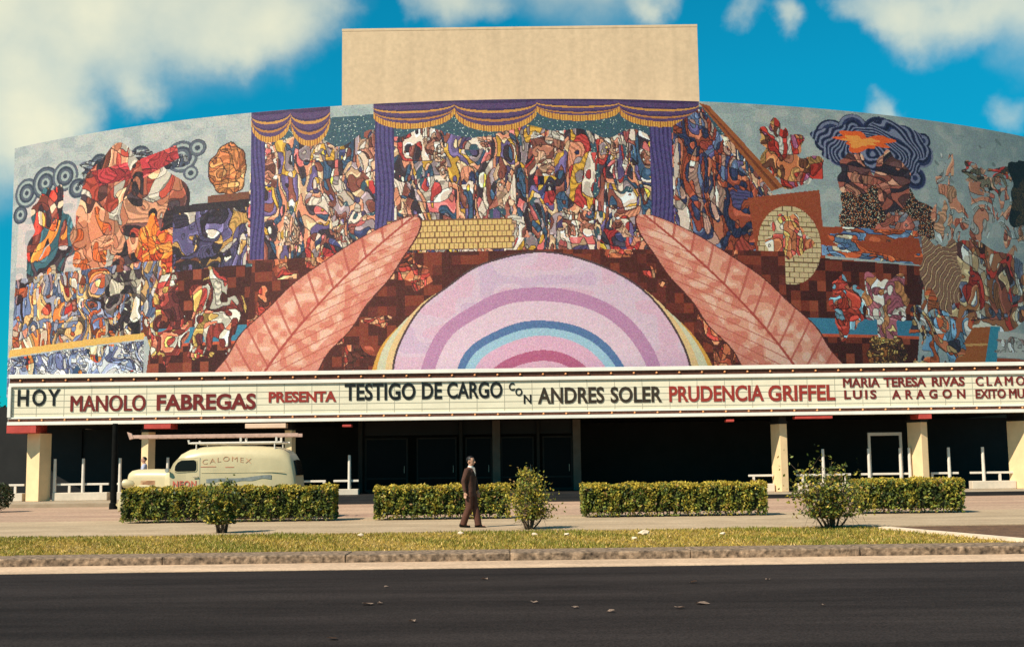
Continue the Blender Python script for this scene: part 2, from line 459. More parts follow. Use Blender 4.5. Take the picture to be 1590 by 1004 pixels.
# bare soil and pale edging on the right of the verge
a, b = gnd(1372, 819), gnd(1600, 839); d = (b - a); d.z = 0
e = b + d * .6
nrm = Vector((d.y, -d.x, 0)).normalized()
ed = MB(); w = nrm * .13
ed.loft([[a - w + Vector((0, 0, -.3)), a + w + Vector((0, 0, -.3)), a + w + Vector((0, 0, .03)), a - w + Vector((0, 0, .03))],
         [e - w + Vector((0, 0, -.3)), e + w + Vector((0, 0, -.3)), e + w + Vector((0, 0, .03)), e - w + Vector((0, 0, .03))]])
tag(ed.build('path_edging', M['edging']), kind='structure')
sb = MB()
sb.poly([(a.x, a.y, -.022), (e.x, e.y, -.022), (e.x + 8, e.y, -.022), (e.x + 8, Y_PAVE - .02, -.022), (a.x + .4, Y_PAVE - .02, -.022)])
tag(sb.build('soil_bed', M['soil']), kind='structure')
# grass on the verge: far too many blades to count
ng = 90000
gx = rng.uniform(-17, 17, ng); gy = rng.uniform(Y_GRASS + .02, Y_PAVE + .05, ng)
keep = ~((gx > a.x - .1) & (gy > a.y + (gx - a.x) / d.x * d.y - .15))
pn = clump(np.stack([gx, gy * 2.2, gx * 0], 1), .55, 3.1)
keep &= rng.random(ng) < np.clip(.75 + .55 * pn, .12, 1)
gx, gy, pn = gx[keep], gy[keep], pn[keep]; ng = len(gx)
hh = rng.uniform(.02, .065, ng) * (1 + .35 * pn); ang = rng.uniform(0, math.pi, ng); ww = rng.uniform(.008, .016, ng)
lx, ly = rng.normal(0, .03, ng), rng.normal(0, .03, ng)
base = np.stack([gx, gy, np.full(ng, -.032)], 1)
dv = np.stack([np.cos(ang) * ww, np.sin(ang) * ww, 0 * ww], 1)
tip = base + np.stack([lx, ly, hh], 1)
GV = np.stack([base - dv, base + dv, tip + dv * .3, tip - dv * .3], 1)
edge_ = np.clip((gy - Y_PAVE + 1.6) / 1.6, 0, 1)
t = np.clip(.52 + .75 * pn + .35 * edge_ + rng.normal(0, .25, ng), 0, 1)[:, None]
GC = (1 - t) * np.array([.58, .37, .07]) + t * np.array([.23, .22, .030])
straw = rng.random(ng) < .10
GC[straw] = np.array([.70, .46, .16])
g = quad_mesh('grass', GV, GC * (0.75 + .5 * rng.random((ng, 1))), M['leaf'])
tag(g, 'short dry yellowish grass growing on the verge behind the kerb', 'grass', kind='stuff')

# ------------------------------------------------------------------ theatre
CX, YF, RAD = 0.35, 53.75, 48.0
CYC = YF + RAD
def arc(th, r=RAD): return (CX + r * math.sin(th), CYC - r * math.cos(th))
Z_TOP = at(808, 154, YF).z
Z_MBOT = 5.1
def proj(p):                      # world point -> photograph pixel
    v = CM.transposed() @ (Vector(p) - Vector((0, 0, CAMZ)))
    return 795 - v.x / v.z * FPX, 502 + v.y / v.z * FPX
def th_for(px):
    lo, hi = -.75, .75
    for _ in range(50):
        m_ = (lo + hi) / 2
        if proj((*arc(m_), Z_TOP))[0] < px: lo = m_
        else: hi = m_
    return lo
TH_L, TH_U1, TH_R = th_for(23), th_for(1590), th_for(1655)
theatre = thing('theatre_building', (CX, YF + 12, 0), 'wide theatre with a curved mosaic front and a plain tan stage tower above it', 'theatre')
TO = tuple(theatre.location)
def tpart(mb, name, m, parent=theatre, smooth=None): return mb.build(name, m, parent, TO, smooth)

# curved wall behind the mosaic
wl = MB()
NA = 72
ths = [TH_L + (TH_R - TH_L) * i / NA for i in range(NA + 1)]
front = [arc(t, RAD - .12) for t in ths]
back = [(front[-1][0], 92.0), (front[0][0], 92.0)]
ol = front + back
wl.loft([[(x, y, 3.75) for x, y in ol], [(x, y, Z_TOP - .06) for x, y in ol]])
tpart(wl, 'wall', M['drum'])

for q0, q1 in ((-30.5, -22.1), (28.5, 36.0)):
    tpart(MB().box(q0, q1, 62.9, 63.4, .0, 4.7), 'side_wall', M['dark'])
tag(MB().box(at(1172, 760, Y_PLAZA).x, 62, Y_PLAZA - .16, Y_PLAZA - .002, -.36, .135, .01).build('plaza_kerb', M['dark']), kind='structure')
# ---- the mosaic: an abstract field of coloured stone, in the mural's colours
UW = (1590 - 14) * (TH_R - TH_L) / (TH_U1 - TH_L)
NU, NV = 1720, 370
U, V_ = np.meshgrid((np.arange(NU) + .5) / NU * UW + 14, (np.arange(NV) + .5) / NV * 432)   # design units, v down from the top
img = np.zeros((NV, NU, 3)); img[:] = (158, 166, 160)
mr_ = np.random.default_rng(5)
def put(mask, c, a=1.0):
    img[mask] = img[mask] * (1 - a) + np.array(c, float) * a
def sub(cx, cy, r):
    u0 = int(max(0, (cx - r - 14) / UW * NU)); u1 = int(min(NU, (cx + r - 14) / UW * NU + 2))
    v0 = int(max(0, (cy - r) / 432 * NV)); v1 = int(min(NV, (cy + r) / 432 * NV + 2))
    return slice(v0, max(v1, v0)), slice(u0, max(u1, u0))
def shape(kind, cx, cy, rx, ry, ang, c, ol=(40, 28, 30), lw=1.6, inner=None):
    sl = sub(cx, cy, max(rx, ry) * 1.5 + 6)
    X = U[sl] - cx; Y = V_[sl] - cy
    if X.size == 0: return
    ca, sa = math.cos(ang), math.sin(ang)
    x = X * ca + Y * sa; y = -X * sa + Y * ca
    if kind == 'ell': f = np.sqrt((x / rx) ** 2 + (y / ry) ** 2) - 1; k = min(rx, ry)
    elif kind == 'leaf': f = np.abs(y) / ry - (1 - (x / rx) ** 2); k = ry
    elif kind == 'half': f = np.maximum(np.sqrt((x / rx) ** 2 + (y / ry) ** 2) - 1, y / ry); k = min(rx, ry)
    elif kind == 'tri': f = np.maximum(np.abs(x) / rx - (y / ry + 1) / 2, y / ry - 1); k = min(rx, ry)
    elif kind == 'dia': f = np.abs(x) / rx + np.abs(y) / ry - 1; k = min(rx, ry)
    else: f = np.maximum(np.abs(x) / rx, np.abs(y) / ry) - 1; k = min(rx, ry)
    I = img[sl]
    if ol is not None: I[f * k < lw] = ol
    I[f * k < 0] = c
    if inner is not None:
        I[(f * k < -.35 * k)] = inner
    img[sl] = I
def inpoly(pts):
    m = np.zeros(U.shape, bool)
    n = len(pts)
    for i in range(n):
        (x1, y1), (x2, y2) = pts[i], pts[(i + 1) % n]
        if y1 == y2: continue
        c = ((y1 > V_) != (y2 > V_)) & (U < (x2 - x1) * (V_ - y1) / (y2 - y1) + x1)
        m ^= c
    return m
def checks(m, c1, c2, s=15, c3=None):
    k = (np.floor(U / s).astype(int) * 7 + np.floor(V_ / (s * 1.25)).astype(int) * 13)
    h = np.abs(np.sin(k * 12.9898) * 43758.5453) % 1
    put(m, c1); put(m & (h > .62), c2)
    if c3 is not None: put(m & (h > .86), c3)
def rings(cx, cy, r, cols, step, sq=1.0, m=None):
    d = np.sqrt((U - cx) ** 2 + ((V_ - cy) / sq) ** 2)
    ww = d < r
    if m is not None: ww &= m
    k = (d / step).astype(int) % len(cols)
    for i, c in enumerate(cols): put(ww & (k == i), c)
def scatter(n, x0, x1, y0, y1, pal, smin, smax, kinds=('leaf', 'half', 'tri', 'ell', 'dia'), tilt=None, el=(1.0, 2.4), clipf=None):
    for _ in range(n):
        cx, cy = mr_.uniform(x0, x1), mr_.uniform(y0, y1)
        if clipf is not None and not clipf(cx, cy): continue
        s = mr_.uniform(smin, smax); e = mr_.uniform(*el)
        an = mr_.uniform(0, math.pi) if tilt is None else mr_.normal(tilt, .35)
        c = np.array(pal[mr_.integers(len(pal))], float) + mr_.normal(0, 9, 3)
        inn = None
        if mr_.random() < .4: inn = np.array(pal[mr_.integers(len(pal))], float)
        shape(kinds[mr_.integers(len(kinds))], cx, cy, s * e, s, an, c, inner=inn)
def vn0(x, y):
    hh_ = lambda a, b: np.abs(np.sin(a * 127.1 + b * 311.7) * 43758.5453) % 1
    ix, iy = np.floor(x), np.floor(y); fx, fy = x - ix, y - iy
    fx = fx * fx * (3 - 2 * fx); fy = fy * fy * (3 - 2 * fy)
    return (hh_(ix, iy) * (1 - fx) + hh_(ix + 1, iy) * fx) * (1 - fy) + (hh_(ix, iy + 1) * (1 - fx) + hh_(ix + 1, iy + 1) * fx) * fy
P_WARM = [(196, 88, 48), (214, 120, 60), (170, 48, 40), (222, 170, 110), (120, 60, 40), (88, 72, 60), (60, 40, 40), (205, 176, 150), (190, 96, 70)]
P_NIGHT = [(58, 62, 96), (96, 80, 118), (178, 62, 58), (206, 164, 128), (150, 130, 132), (62, 84, 108), (214, 160, 62), (132, 74, 62), (206, 186, 168), (56, 44, 50), (190, 96, 92), (200, 130, 100)]
P_EARTH = [(120, 52, 36), (92, 40, 32), (160, 80, 50), (190, 120, 70), (70, 34, 32), (150, 130, 100)]
P_MIX = [(200, 120, 80), (176, 66, 52), (60, 80, 110), (214, 190, 150), (90, 60, 60), (225, 216, 200), (120, 140, 140), (230, 140, 60), (50, 46, 60)]
# pale stone ground left and right, with soft mottling
put((U < 440), (166, 168, 164)); put((U > 1080), (150, 160, 156))
put(inpoly([(30, 75), (150, 50), (150, 350), (24, 350)]), (196, 176, 170))
mo_ = vn0(U / 17, V_ / 12); put(mo_ > .64, (136, 144, 146), .5); put(mo_ < .30, (182, 176, 168), .45)
put((mo_ > .48) & (mo_ < .50), (120, 126, 130), .5)
# banded scrolls of dark stone along the top
for (cx, cy, r) in [(45, 84, 26), (85, 72, 28), (125, 66, 26), (150, 90, 18), (32, 120, 16), (190, 54, 18), (225, 56, 22), (262, 50, 20), (330, 60, 26), (355, 48, 14), (345, 88, 12)]:
    rings(cx, cy, r, [(58, 62, 74), (150, 156, 152), (84, 88, 98)], 4.2)
for (cx, cy, r) in [(1228, 42, 26), (1262, 28, 24), (1305, 34, 30), (1345, 44, 30), (1375, 60, 22), (1240, 72, 20), (1335, 84, 26), (1362, 100, 20), (1215, 55, 14), (1380, 36, 13)]:
    rings(cx, cy, r, [(50, 54, 84), (116, 118, 140), (38, 40, 62)], 4.6)
def vnoise(x, y, sd):
    return (np.sin(x * 1.0 + 1.7 * np.sin(y * .73 + sd) + sd) + np.sin(y * 1.31 + 1.3 * np.sin(x * .61 - sd) + 2 * sd) + .6 * np.sin(2.3 * x - 1.9 * y + 3 * sd)) / 2.6
def h2(a, b, k):
    return np.abs(np.sin(a * 127.1 + b * 311.7 + k * 74.7) * 43758.5453) % 1
def vn(x, y, sd):                   # smooth value noise, about 0..1
    ix, iy = np.floor(x), np.floor(y); fx, fy = x - ix, y - iy
    fx = fx * fx * (3 - 2 * fx); fy = fy * fy * (3 - 2 * fy)
    a = h2(ix, iy, sd); b = h2(ix + 1, iy, sd); c = h2(ix, iy + 1, sd); d = h2(ix + 1, iy + 1, sd)
    return (a * (1 - fx) + b * fx) * (1 - fy) + (c * (1 - fx) + d * fx) * fy
def cells(m, sx, sy, pal, sd, keep=0.0, warp=9.0, lw=.10, fold=4.0):
    """flowing patches of stone in a palette: two warped fields of contour bands crossed, thin dark joints, some patches striped"""
    x = U + warp * 1.6 * (vn(U / 34, V_ / 40, sd) - .5); y = V_ + warp * 1.6 * (vn(U / 40 + 9, V_ / 30, sd + 1.3) - .5)
    f1 = vn(x / (sx * 1.9), y / (sy * 1.9), sd + 2) + .35 * vn(x / (sx * .9), y / (sy * .9), sd + 3)
    f2 = vn(x / (sx * 1.7) + 31, y / (sy * 2.1), sd + 4) + .35 * vn(x / (sx * .8), y / (sy * 1.0), sd + 5)
    f3 = vn(x / (sx * 4.5), y / (sy * 3.5), sd + 6)
    a = np.floor(f1 * 4.2); b = np.floor(f2 * 4.2 + .5); c_ = np.floor(f3 * 5)
    P = np.array(pal, float)
    k1 = h2(a + 3 * c_, b, sd + 3.5); k2 = h2(a, b + 5 * c_, sd + 4.5); k3 = h2(a - b, c_ + b, sd + 5.5)
    col = P[(k1 * len(P)).astype(int) % len(P)] * (.84 + .3 * k2)[..., None]
    ph = (f1 * 4.2 - a) if True else 0
    st = np.sin((f1 * 3.1 * sx + x * np.cos(k2 * 3) + y * np.sin(k2 * 3) * .6) * 2 * np.pi / (fold * 1.5))
    col = np.where(((st > .25) & (k3 < .42))[..., None], col * .74, col)
    col = np.where(((ph > .68) & (k3 > .5))[..., None], np.minimum(col * 1.22 + 10, 235), col)
    ident = (a * 31 + b * 7 + c_ * 101)
    e = np.zeros(U.shape, bool)
    e[:, :-1] |= ident[:, :-1] != ident[:, 1:]; e[:-1, :] |= ident[:-1, :] != ident[1:, :]
    col = np.where(e[..., None], col * .30 + np.array((22, 14, 16.0)), col)
    kp = h2(a + c_, b - c_, sd + 6.5) < keep
    w_ = m & ~kp
    img[w_] = col[w_]
def blob(cx, cy, rx, ry, sd, rough=.25):
    a = np.arctan2((V_ - cy) / ry, (U - cx) / rx)
    r = np.hypot((U - cx) / rx, (V_ - cy) / ry)
    return r < 1 + rough * (np.sin(3 * a + sd) * .5 + np.sin(5 * a + 2 * sd) * .35 + np.sin(9 * a - sd) * .3)
P_FLAME = [(216, 92, 44), (196, 58, 44), (228, 130, 56), (120, 58, 48), (60, 44, 48), (176, 84, 62), (206, 178, 150)]
P_SKIN = [(190, 116, 86), (160, 84, 64), (206, 142, 108), (92, 56, 52), (56, 42, 46), (176, 70, 54), (196, 182, 164)]
P_PALE = [(190, 180, 172), (206, 190, 172), (150, 146, 160), (176, 110, 90), (128, 96, 100), (196, 84, 60)]
# left third: flame and umber stone
put(blob(238, 66, 92, 26, 1.1), (58, 60, 72)); cells(blob(238, 66, 92, 26, 1.1), 11, 7, [(58, 62, 76), (96, 100, 112), (150, 152, 150), (44, 46, 58)], .4, 0, 12)
m_ = blob(240, 165, 95, 130, 2.0, .16) & (U > 148); put(m_, (70, 48, 46)); cells(m_, 19, 24, P_SKIN, 1.7, 0, 12, .07, 5)
m_ = inpoly([(176, 66), (240, 58), (250, 86), (190, 92)]) | inpoly([(262, 56), (322, 40), (326, 62), (268, 88)]); cells(m_, 30, 16, [(180, 58, 60), (166, 50, 54), (190, 72, 66)], 2.2, 0, 8, .03)
m_ = blob(98, 165, 48, 78, .6, .3); cells(m_, 15, 21, P_FLAME + [(64, 98, 104), (56, 84, 92)], 3.1, .12, 12, .07)
m_ = blob(292, 215, 34, 55, 1.9, .35); cells(m_, 11, 19, [(232, 116, 46), (214, 84, 44), (238, 150, 70), (206, 70, 44)], 4.4, 0, 10, .06)
m_ = blob(180, 190, 36, 60, 3.9, .3); cells(m_, 16, 19, [(214, 98, 50), (190, 116, 84), (206, 140, 106), (226, 120, 56)], 4.9, 0, 10, .07)
m_ = inpoly([(26, 232), (300, 225), (300, 345), (22, 356)]); cells(m_, 10, 17, P_WARM + P_PALE + [(120, 128, 160), (98, 108, 140)], 5.3, .10, 10, .09, 3.4)
m_ = inpoly([(205, 240), (268, 235), (270, 345), (205, 345)]); cells(m_ , 13, 22, [(52, 42, 46), (64, 50, 54), (110, 96, 92), (186, 172, 150)], 6.3, .2, 8, .05, 3.4)
put(inpoly([(18, 352), (275, 340), (275, 350), (16, 364)]), (206, 160, 84))
m_ = inpoly([(14, 366), (275, 352), (275, 440), (14, 440)]); cells(m_, 9, 9, [(120, 132, 166), (206, 200, 196), (96, 100, 134), (190, 190, 190), (150, 156, 180)], 7.1, 0, 14, .08, 3)
cells(m_ & (vnoise(U / 16, V_ / 30, 3.3) > .15), 10, 14, P_MIX + [(206, 96, 50)], 7.7, .15, 9, .08, 3)
# left middle: amber mound over a dark shelf
m_ = blob(402, 88, 27, 40, 5.0, .10); put(blob(402, 88, 29, 42, 5.0, .10), (70, 44, 36)); cells(m_, 14, 12, [(208, 132, 76), (190, 108, 62), (218, 152, 96), (196, 120, 70)], 8.2, 0, 9, .05, 5)
put(inpoly([(372, 128), (440, 126), (440, 140), (372, 140)]), (110, 66, 50)); put(inpoly([(318, 140), (440, 138), (440, 245), (318, 245)]), (50, 40, 44))
cells(inpoly([(318, 152), (440, 150), (440, 245), (318, 245)]), 12, 19, [(84, 74, 106), (62, 52, 66), (120, 70, 54), (48, 40, 46), (186, 140, 80), (96, 86, 120), (190, 176, 160)], 9.1, .15, 9, .08, 3)
# chequered brick courts left and right
ck = inpoly([(300, 246), (460, 240), (420, 440), (275, 440)]) | inpoly([(1120, 238), (1370, 246), (1345, 440), (1120, 440)])
checks(ck, (66, 32, 28), (112, 50, 36), 13, (138, 68, 48))
put(ck & (V_ > 335) & (V_ < 360), (62, 118, 142)); put(ck & (V_ > 360) & (V_ < 364), (188, 84, 56))
m_ = (blob(312, 320, 28, 74, .2, .3) | blob(385, 320, 40, 66, 1.2, .35)) & (U > 280); cells(m_, 12, 17, [(182, 66, 58), (206, 120, 90), (196, 156, 84), (136, 56, 48), (206, 196, 176), (96, 46, 44)], 9.9, .06, 10, .08, 3.4)
m_ = blob(1240, 315, 26, 44, 2.2, .3); cells(m_, 12, 15, [(186, 70, 54), (120, 160, 176), (200, 120, 90), (170, 60, 48)], 10.4, 0, 9, .08)
m_ = blob(1302, 310, 36, 50, 3.2, .35); cells(m_, 14, 17, [(186, 110, 118), (216, 206, 190), (206, 140, 90), (226, 216, 204), (160, 90, 100)], 10.9, 0, 9, .08)
m_ = blob(1300, 395, 32, 36, 3.0, .2); cells(m_, 5, 5, [(196, 140, 72), (150, 90, 50), (206, 156, 88), (80, 50, 40)], 11.3, 0, 4, .12)
# centre court: night-blue ground, dense upright stones, hanging cloth with gold hems above
mid = inpoly([(438, 20), (1050, 8), (1140, 150), (1120, 245), (430, 245)])
put(mid, (58, 82, 92))
sp = mid & (mr_.random(U.shape) < .03); put(sp, (196, 206, 190))
crowd = mid & (V_ > 52 + 14 * vnoise(U / 17, U / 40, 1.0)) 
cells(crowd & (V_ < 240), 9, 20, P_NIGHT, 12.1, .12, 10, .08, 3.4)
cells(crowd & (V_ < 215) & (vnoise(U / 12, V_ / 33, 6.0) > .35), 8, 12, [(206, 160, 130), (186, 120, 96), (216, 186, 160), (120, 70, 60), (210, 196, 180)], 12.9, .05, 7, .1, 3)
cells(crowd & (V_ > 120) & (vnoise(U / 19, V_ / 41, 9.0) > .5), 11, 24, [(176, 58, 58), (216, 168, 60), (70, 70, 110), (190, 180, 170), (52, 46, 56), (120, 60, 54)], 13.4, .0, 9, .06, 3)
for (x0, x1) in [(436, 456), (608, 634), (968, 998)]:
    b_ = (U > x0) & (U < x1) & (V_ > 16) & (V_ < 235)
    put(b_, (84, 72, 118)); put(b_ & (np.sin((U + 3 * np.sin(V_ / 30)) * 1.1) > .3), (60, 50, 88))
for (x0, x1, dp, nn) in [(436, 548, 40, 2), (606, 1036, 30, 4)]:
    ww_ = (x1 - x0) / nn
    hem = 14 + dp * np.sqrt(np.clip(1 - (2 * ((U - x0) / ww_ % 1) - 1) ** 2, 0, 1)) * (.8 + .3 * np.sin((U - x0) / ww_ // 1 * 2.1))
    on = (U > x0) & (U < x1)
    v_ = on & (V_ < hem)
    put(v_, (84, 62, 98))
    rel = V_ / np.maximum(hem, 1)
    put(v_ & (np.sin(rel * 21) > .35), (62, 46, 78)); put(v_ & (np.abs(rel - .42) < .045), (196, 138, 70)); put(v_ & (np.abs(rel - .72) < .04), (176, 116, 62))
    e_ = on & (np.abs(V_ - hem) < 4.5); put(e_, (208, 150, 68)); put(e_ & (np.sin(U * 1.9) > .4), (156, 96, 50))
for k in range(26):
    for j in range(5):
        shape('box', 628 + k * 6.2 + (j % 2) * 3, 190 + j * 9, 2.5, 3.6, 0, (210, 172, 108), ol=(120, 84, 56), lw=1.2)
# a long timber diagonal and a brick hump on the right of the court
m_ = inpoly([(1040, 10), (1115, 140), (1115, 240), (1000, 240), (1000, 40)]); cells(m_, 10, 18, [(60, 66, 100), (80, 74, 112), (176, 136, 120), (196, 176, 160), (140, 62, 50), (52, 56, 84), (96, 110, 140), (160, 76, 54), (190, 110, 80)], 14.3, .0, 9, .07, 3.5)
put(inpoly([(1036, 2), (1050, 6), (1152, 130), (1134, 138)]), (150, 84, 48)); put(inpoly([(1041, 6), (1045, 8), (1145, 132), (1140, 134)]), (110, 58, 38))
put(inpoly([(1100, 150), (1205, 132), (1210, 240), (1110, 240)]), (146, 70, 44))
hump = ((U - 1158) / 46) ** 2 + ((V_ - 222) / 62) ** 2 < 1
put(hump, (196, 172, 130)); put(hump & ((V_ % 8 < 1.4) | (((U + (np.floor(V_ / 8) % 2) * 7) % 14) < 1.4)), (110, 84, 60))
m_ = blob(1156, 210, 30, 34, 6.6, .3); cells(m_, 13, 13, [(206, 184, 150), (200, 120, 80), (216, 206, 186), (190, 80, 70), (206, 160, 90)], 14.9, 0, 8, .07)
m_ = blob(1148, 62, 30, 34, 1.5, .35) | blob(1172, 100, 46, 26, 2.6, .3); cells(m_, 13, 15, [(190, 140, 84), (150, 84, 112), (176, 56, 46), (216, 210, 196), (120, 72, 54), (206, 120, 76)], 15.5, .05, 9, .08, 3.5)
# right: slate swirl with a flame, speckled umber, stone sky, ember field below
m_ = blob(1300, 58, 92, 46, 4.2, .22); put(m_, (54, 58, 88)); ph = np.hypot(U - 1290, (V_ - 70) * 1.3) + 9 * vnoise(U / 13, V_ / 11, 2.0); put(m_ & (np.sin(ph * .85) > .35), (124, 126, 146)); put(m_ & (np.sin(ph * .85) < -.6), (36, 38, 58))
m_ = blob(1278, 47, 42, 14, 2.4, .5); put(m_, (226, 96, 44)); put(blob(1272, 48, 26, 8, 2.4, .5), (240, 150, 70))
dk = blob(1312, 172, 84, 62, 1.0, .14); put(dk, (44, 38, 40)); put(dk & (mr_.random(U.shape) < .12), (206, 120, 70)); put(dk & (mr_.random(U.shape) < .07), (206, 196, 166))
m_ = blob(1322, 112, 30, 50, 2.0, .16) | blob(1262, 104, 28, 34, .5, .2); put(m_, (176, 112, 92)); cells(m_, 22, 18, [(186, 116, 94), (164, 92, 76), (196, 132, 106), (96, 62, 60), (56, 46, 54)], 16.2, 0, 12, .05, 5)
m_ = blob(1330, 195, 40, 34, 5.5, .2); cells(m_, 16, 14, [(150, 140, 136), (176, 100, 84), (190, 120, 96), (110, 110, 116)], 16.9, 0, 9, .06, 4)
m_ = inpoly([(1205, 190), (1360, 188), (1372, 244), (1205, 236)]); put(m_, (150, 68, 42)); cells(m_ & (vnoise(U / 30, V_ / 9, 2.7) > .0), 26, 9, [(112, 140, 172), (88, 112, 150), (196, 92, 54), (206, 190, 160), (166, 80, 48)], 17.3, 0, 7, .07, 4)
m_ = (blob(1420, 140, 26, 74, .3, .5) | blob(1484, 138, 24, 56, 1.3, .5) | blob(1548, 158, 28, 60, 2.3, .5)); cells(m_, 13, 19, [(206, 152, 118), (196, 128, 100), (190, 186, 176), (176, 96, 76), (150, 156, 152)], 17.9, .25, 10, .07, 4)
m_ = blob(1505, 84, 50, 22, 3.3, .5); cells(m_, 13, 9, [(190, 60, 52), (206, 150, 120), (76, 66, 56), (120, 110, 90), (216, 120, 60)], 18.4, .1, 9, .08, 3)
put((vnoise(U / 9, V_ / 8, 8.0) > .82) & (U > 1395) & (V_ < 200), (120, 128, 126))
m_ = blob(1600, 100, 56, 66, 1.0, .3) & (V_ > 44); put(m_, (34, 37, 38)); put(blob(1590, 130, 40, 40, 2.0, .5) & (mr_.random(U.shape) < .4), (96, 76, 52))
m_ = blob(1480, 275, 118, 78, 2.1, .12) & (V_ > 196); put(m_, (110, 66, 52)); cells(m_, 13, 17, [(150, 96, 66), (120, 66, 52), (186, 120, 76), (80, 50, 48), (190, 160, 120), (176, 60, 50), (206, 196, 176), (96, 100, 116)], 18.9, 0, 12, .08, 3.2)
m_ = blob(1400, 265, 36, 70, 3.1, .3); ph = np.hypot(U - 1440, V_ - 290) + 8 * vnoise(U / 15, V_ / 15, 4.0); put(m_, (136, 100, 80)); put(m_ & (np.sin(ph * .75) > .1), (92, 62, 54)); put(m_ & (np.sin(ph * .75) > .8), (196, 160, 120))
put(inpoly([(1420, 345), (1492, 338), (1470, 440), (1400, 440)]), (164, 90, 48)); put(inpoly([(1420, 370), (1486, 366), (1484, 370), (1418, 374)]), (206, 150, 90)); put(inpoly([(1490, 338), (1510, 338), (1492, 440), (1465, 440)]), (62, 136, 156))
put(inpoly([(1506, 345), (1680, 350), (1680, 390), (1500, 388)]), (190, 186, 176)); put(inpoly([(1500, 390), (1680, 392), (1680, 440), (1490, 440)]), (160, 74, 46))
m_ = blob(1545, 368, 44, 12, 1.2, .5); cells(m_, 14, 10, [(190, 184, 174), (150, 120, 110), (206, 200, 190)], 19.6, .3, 8, .08)
m_ = blob(1388, 360, 50, 62, 1.7, .4); cells(m_, 12, 16, [(206, 100, 60), (110, 146, 172), (206, 200, 190), (60, 56, 70), (216, 176, 120), (150, 84, 56)], 20.2, .1, 14, .08, 3.4)
# lower centre: bricks, a lilac dome of concentric bands, and two broad coral sweeps
low = inpoly([(440, 236), (1150, 232), (1150, 440), (425, 440)])
checks(low, (78, 38, 32), (122, 56, 40), 12, (100, 46, 38))
wob = 3 * vnoise(U / 40, V_ / 40, 1.0)
dm = lambda rx, ry: (((U - 822 + wob) / rx) ** 2 + ((V_ - 450 + wob) / ry) ** 2 < 1) & (V_ < 440)
for rx, ry, cc in [(226, 176, (206, 150, 70)), (219, 186, (196, 190, 160)), (206, 204, (214, 178, 128)), (196, 212, (80, 60, 62)), (193, 209, (204, 176, 190))]: put(dm(rx, ry), cc)
for rx, ry, cc in [(158, 160, (178, 128, 160)), (140, 140, (210, 180, 192)), (112, 110, (84, 110, 150)), (102, 98, (150, 180, 196)), (90, 86, (206, 160, 180)), (70, 64, (170, 90, 120)), (56, 48, (206, 160, 178)), (36, 28, (204, 160, 96))]: put(dm(rx, ry), cc)
lil = dm(193, 209) & ~dm(158, 160)
mo = vn(U / 26, V_ / 20, 5.0)
put(lil & (mo > .62), (208, 160, 178), .55); put(lil & (mo < .3), (186, 156, 182), .5)
cells(low & ~dm(226, 222) & (vn(U / 24, V_ / 24, 8.8) > .70), 11, 13, [(150, 70, 50), (196, 110, 76), (96, 50, 42), (206, 150, 110), (176, 64, 54)], 22.2, 0, 8, .08, 3.4)
def sweep(sgn, cx):
    # a broad coral leaf that leans inward to its tip
    tt = np.clip((440 - V_) / 262, 0, 1)
    c = cx - sgn * (120 - 150 * tt - 70 * tt ** 2)
    hw = 70 * (1 - tt) ** .6 * (1 + .95 * tt) + 4 * np.sin(tt * 22) * (1 - tt)
    dxc = U - c; q = np.abs(dxc) / np.maximum(hw, 1e-3)
    ok = (tt < .995) & (tt > 0)
    put((np.abs(dxc) < hw + 2.5) & ok, (84, 42, 38))
    body_ = (q < 1) & ok
    put(body_, (212, 150, 126))
    mot = vn(U / 11, V_ / 11, 2.0 + sgn)
    put(body_ & (mot > .62), (220, 172, 150)); put(body_ & (mot < .32), (200, 120, 100)); put(body_ & (q > .72), (196, 112, 94), .6)
    vein = np.sin((V_ * .9 + np.abs(dxc) * .75) * .30)
    put(body_ & (vein > .93), (172, 84, 72), .8); put(body_ & (np.abs(dxc) < 2.2), (166, 74, 64))
sweep(1, 560); sweep(-1, 1056)
# tesserae: each stone differs a little from its neighbour
img += mr_.normal(0, 7, img.shape[:2])[..., None] + mr_.normal(0, 5, img.shape)
img = np.clip(img, 4, 250)
f = img / 255.0
linimg = np.where(f <= .04045, f / 12.92, ((f + .055) / 1.055) ** 2.4)
MURAL_GAIN = 1.0
linimg = np.clip(linimg * MURAL_GAIN, .004, .85)
tu = TH_L + (TH_R - TH_L) * np.arange(NU + 1) / NU
tz = Z_TOP - (Z_TOP - Z_MBOT) * np.arange(NV + 1) / NV
gu, gv = np.meshgrid(np.arange(NU), np.arange(NV))
gu, gv = gu.ravel(), gv.ravel()
def mp(iu, iv, r):
    th = tu[iu]; return np.stack([CX + r * np.sin(th), CYC - r * np.cos(th), tz[iv]], -1)
rj = RAD + mr_.uniform(0, .004, len(gu))
QV = np.stack([mp(gu, gv + 1, rj), mp(gu + 1, gv + 1, rj), mp(gu + 1, gv, rj), mp(gu, gv, rj)], 1)
mural = quad_mesh('mosaic_mural', QV, linimg.reshape(-1, 3), M['mosaic'], theatre, TO)
bk = MB()
bk.loft([[(*arc(t, RAD - .004), z) for z in (Z_MBOT, Z_TOP)] + [(*arc(t, RAD - .115), z) for z in (Z_TOP, Z_MBOT)] for t in ths])
bk.build('mortar_bed', M['grout'], mural, TO)

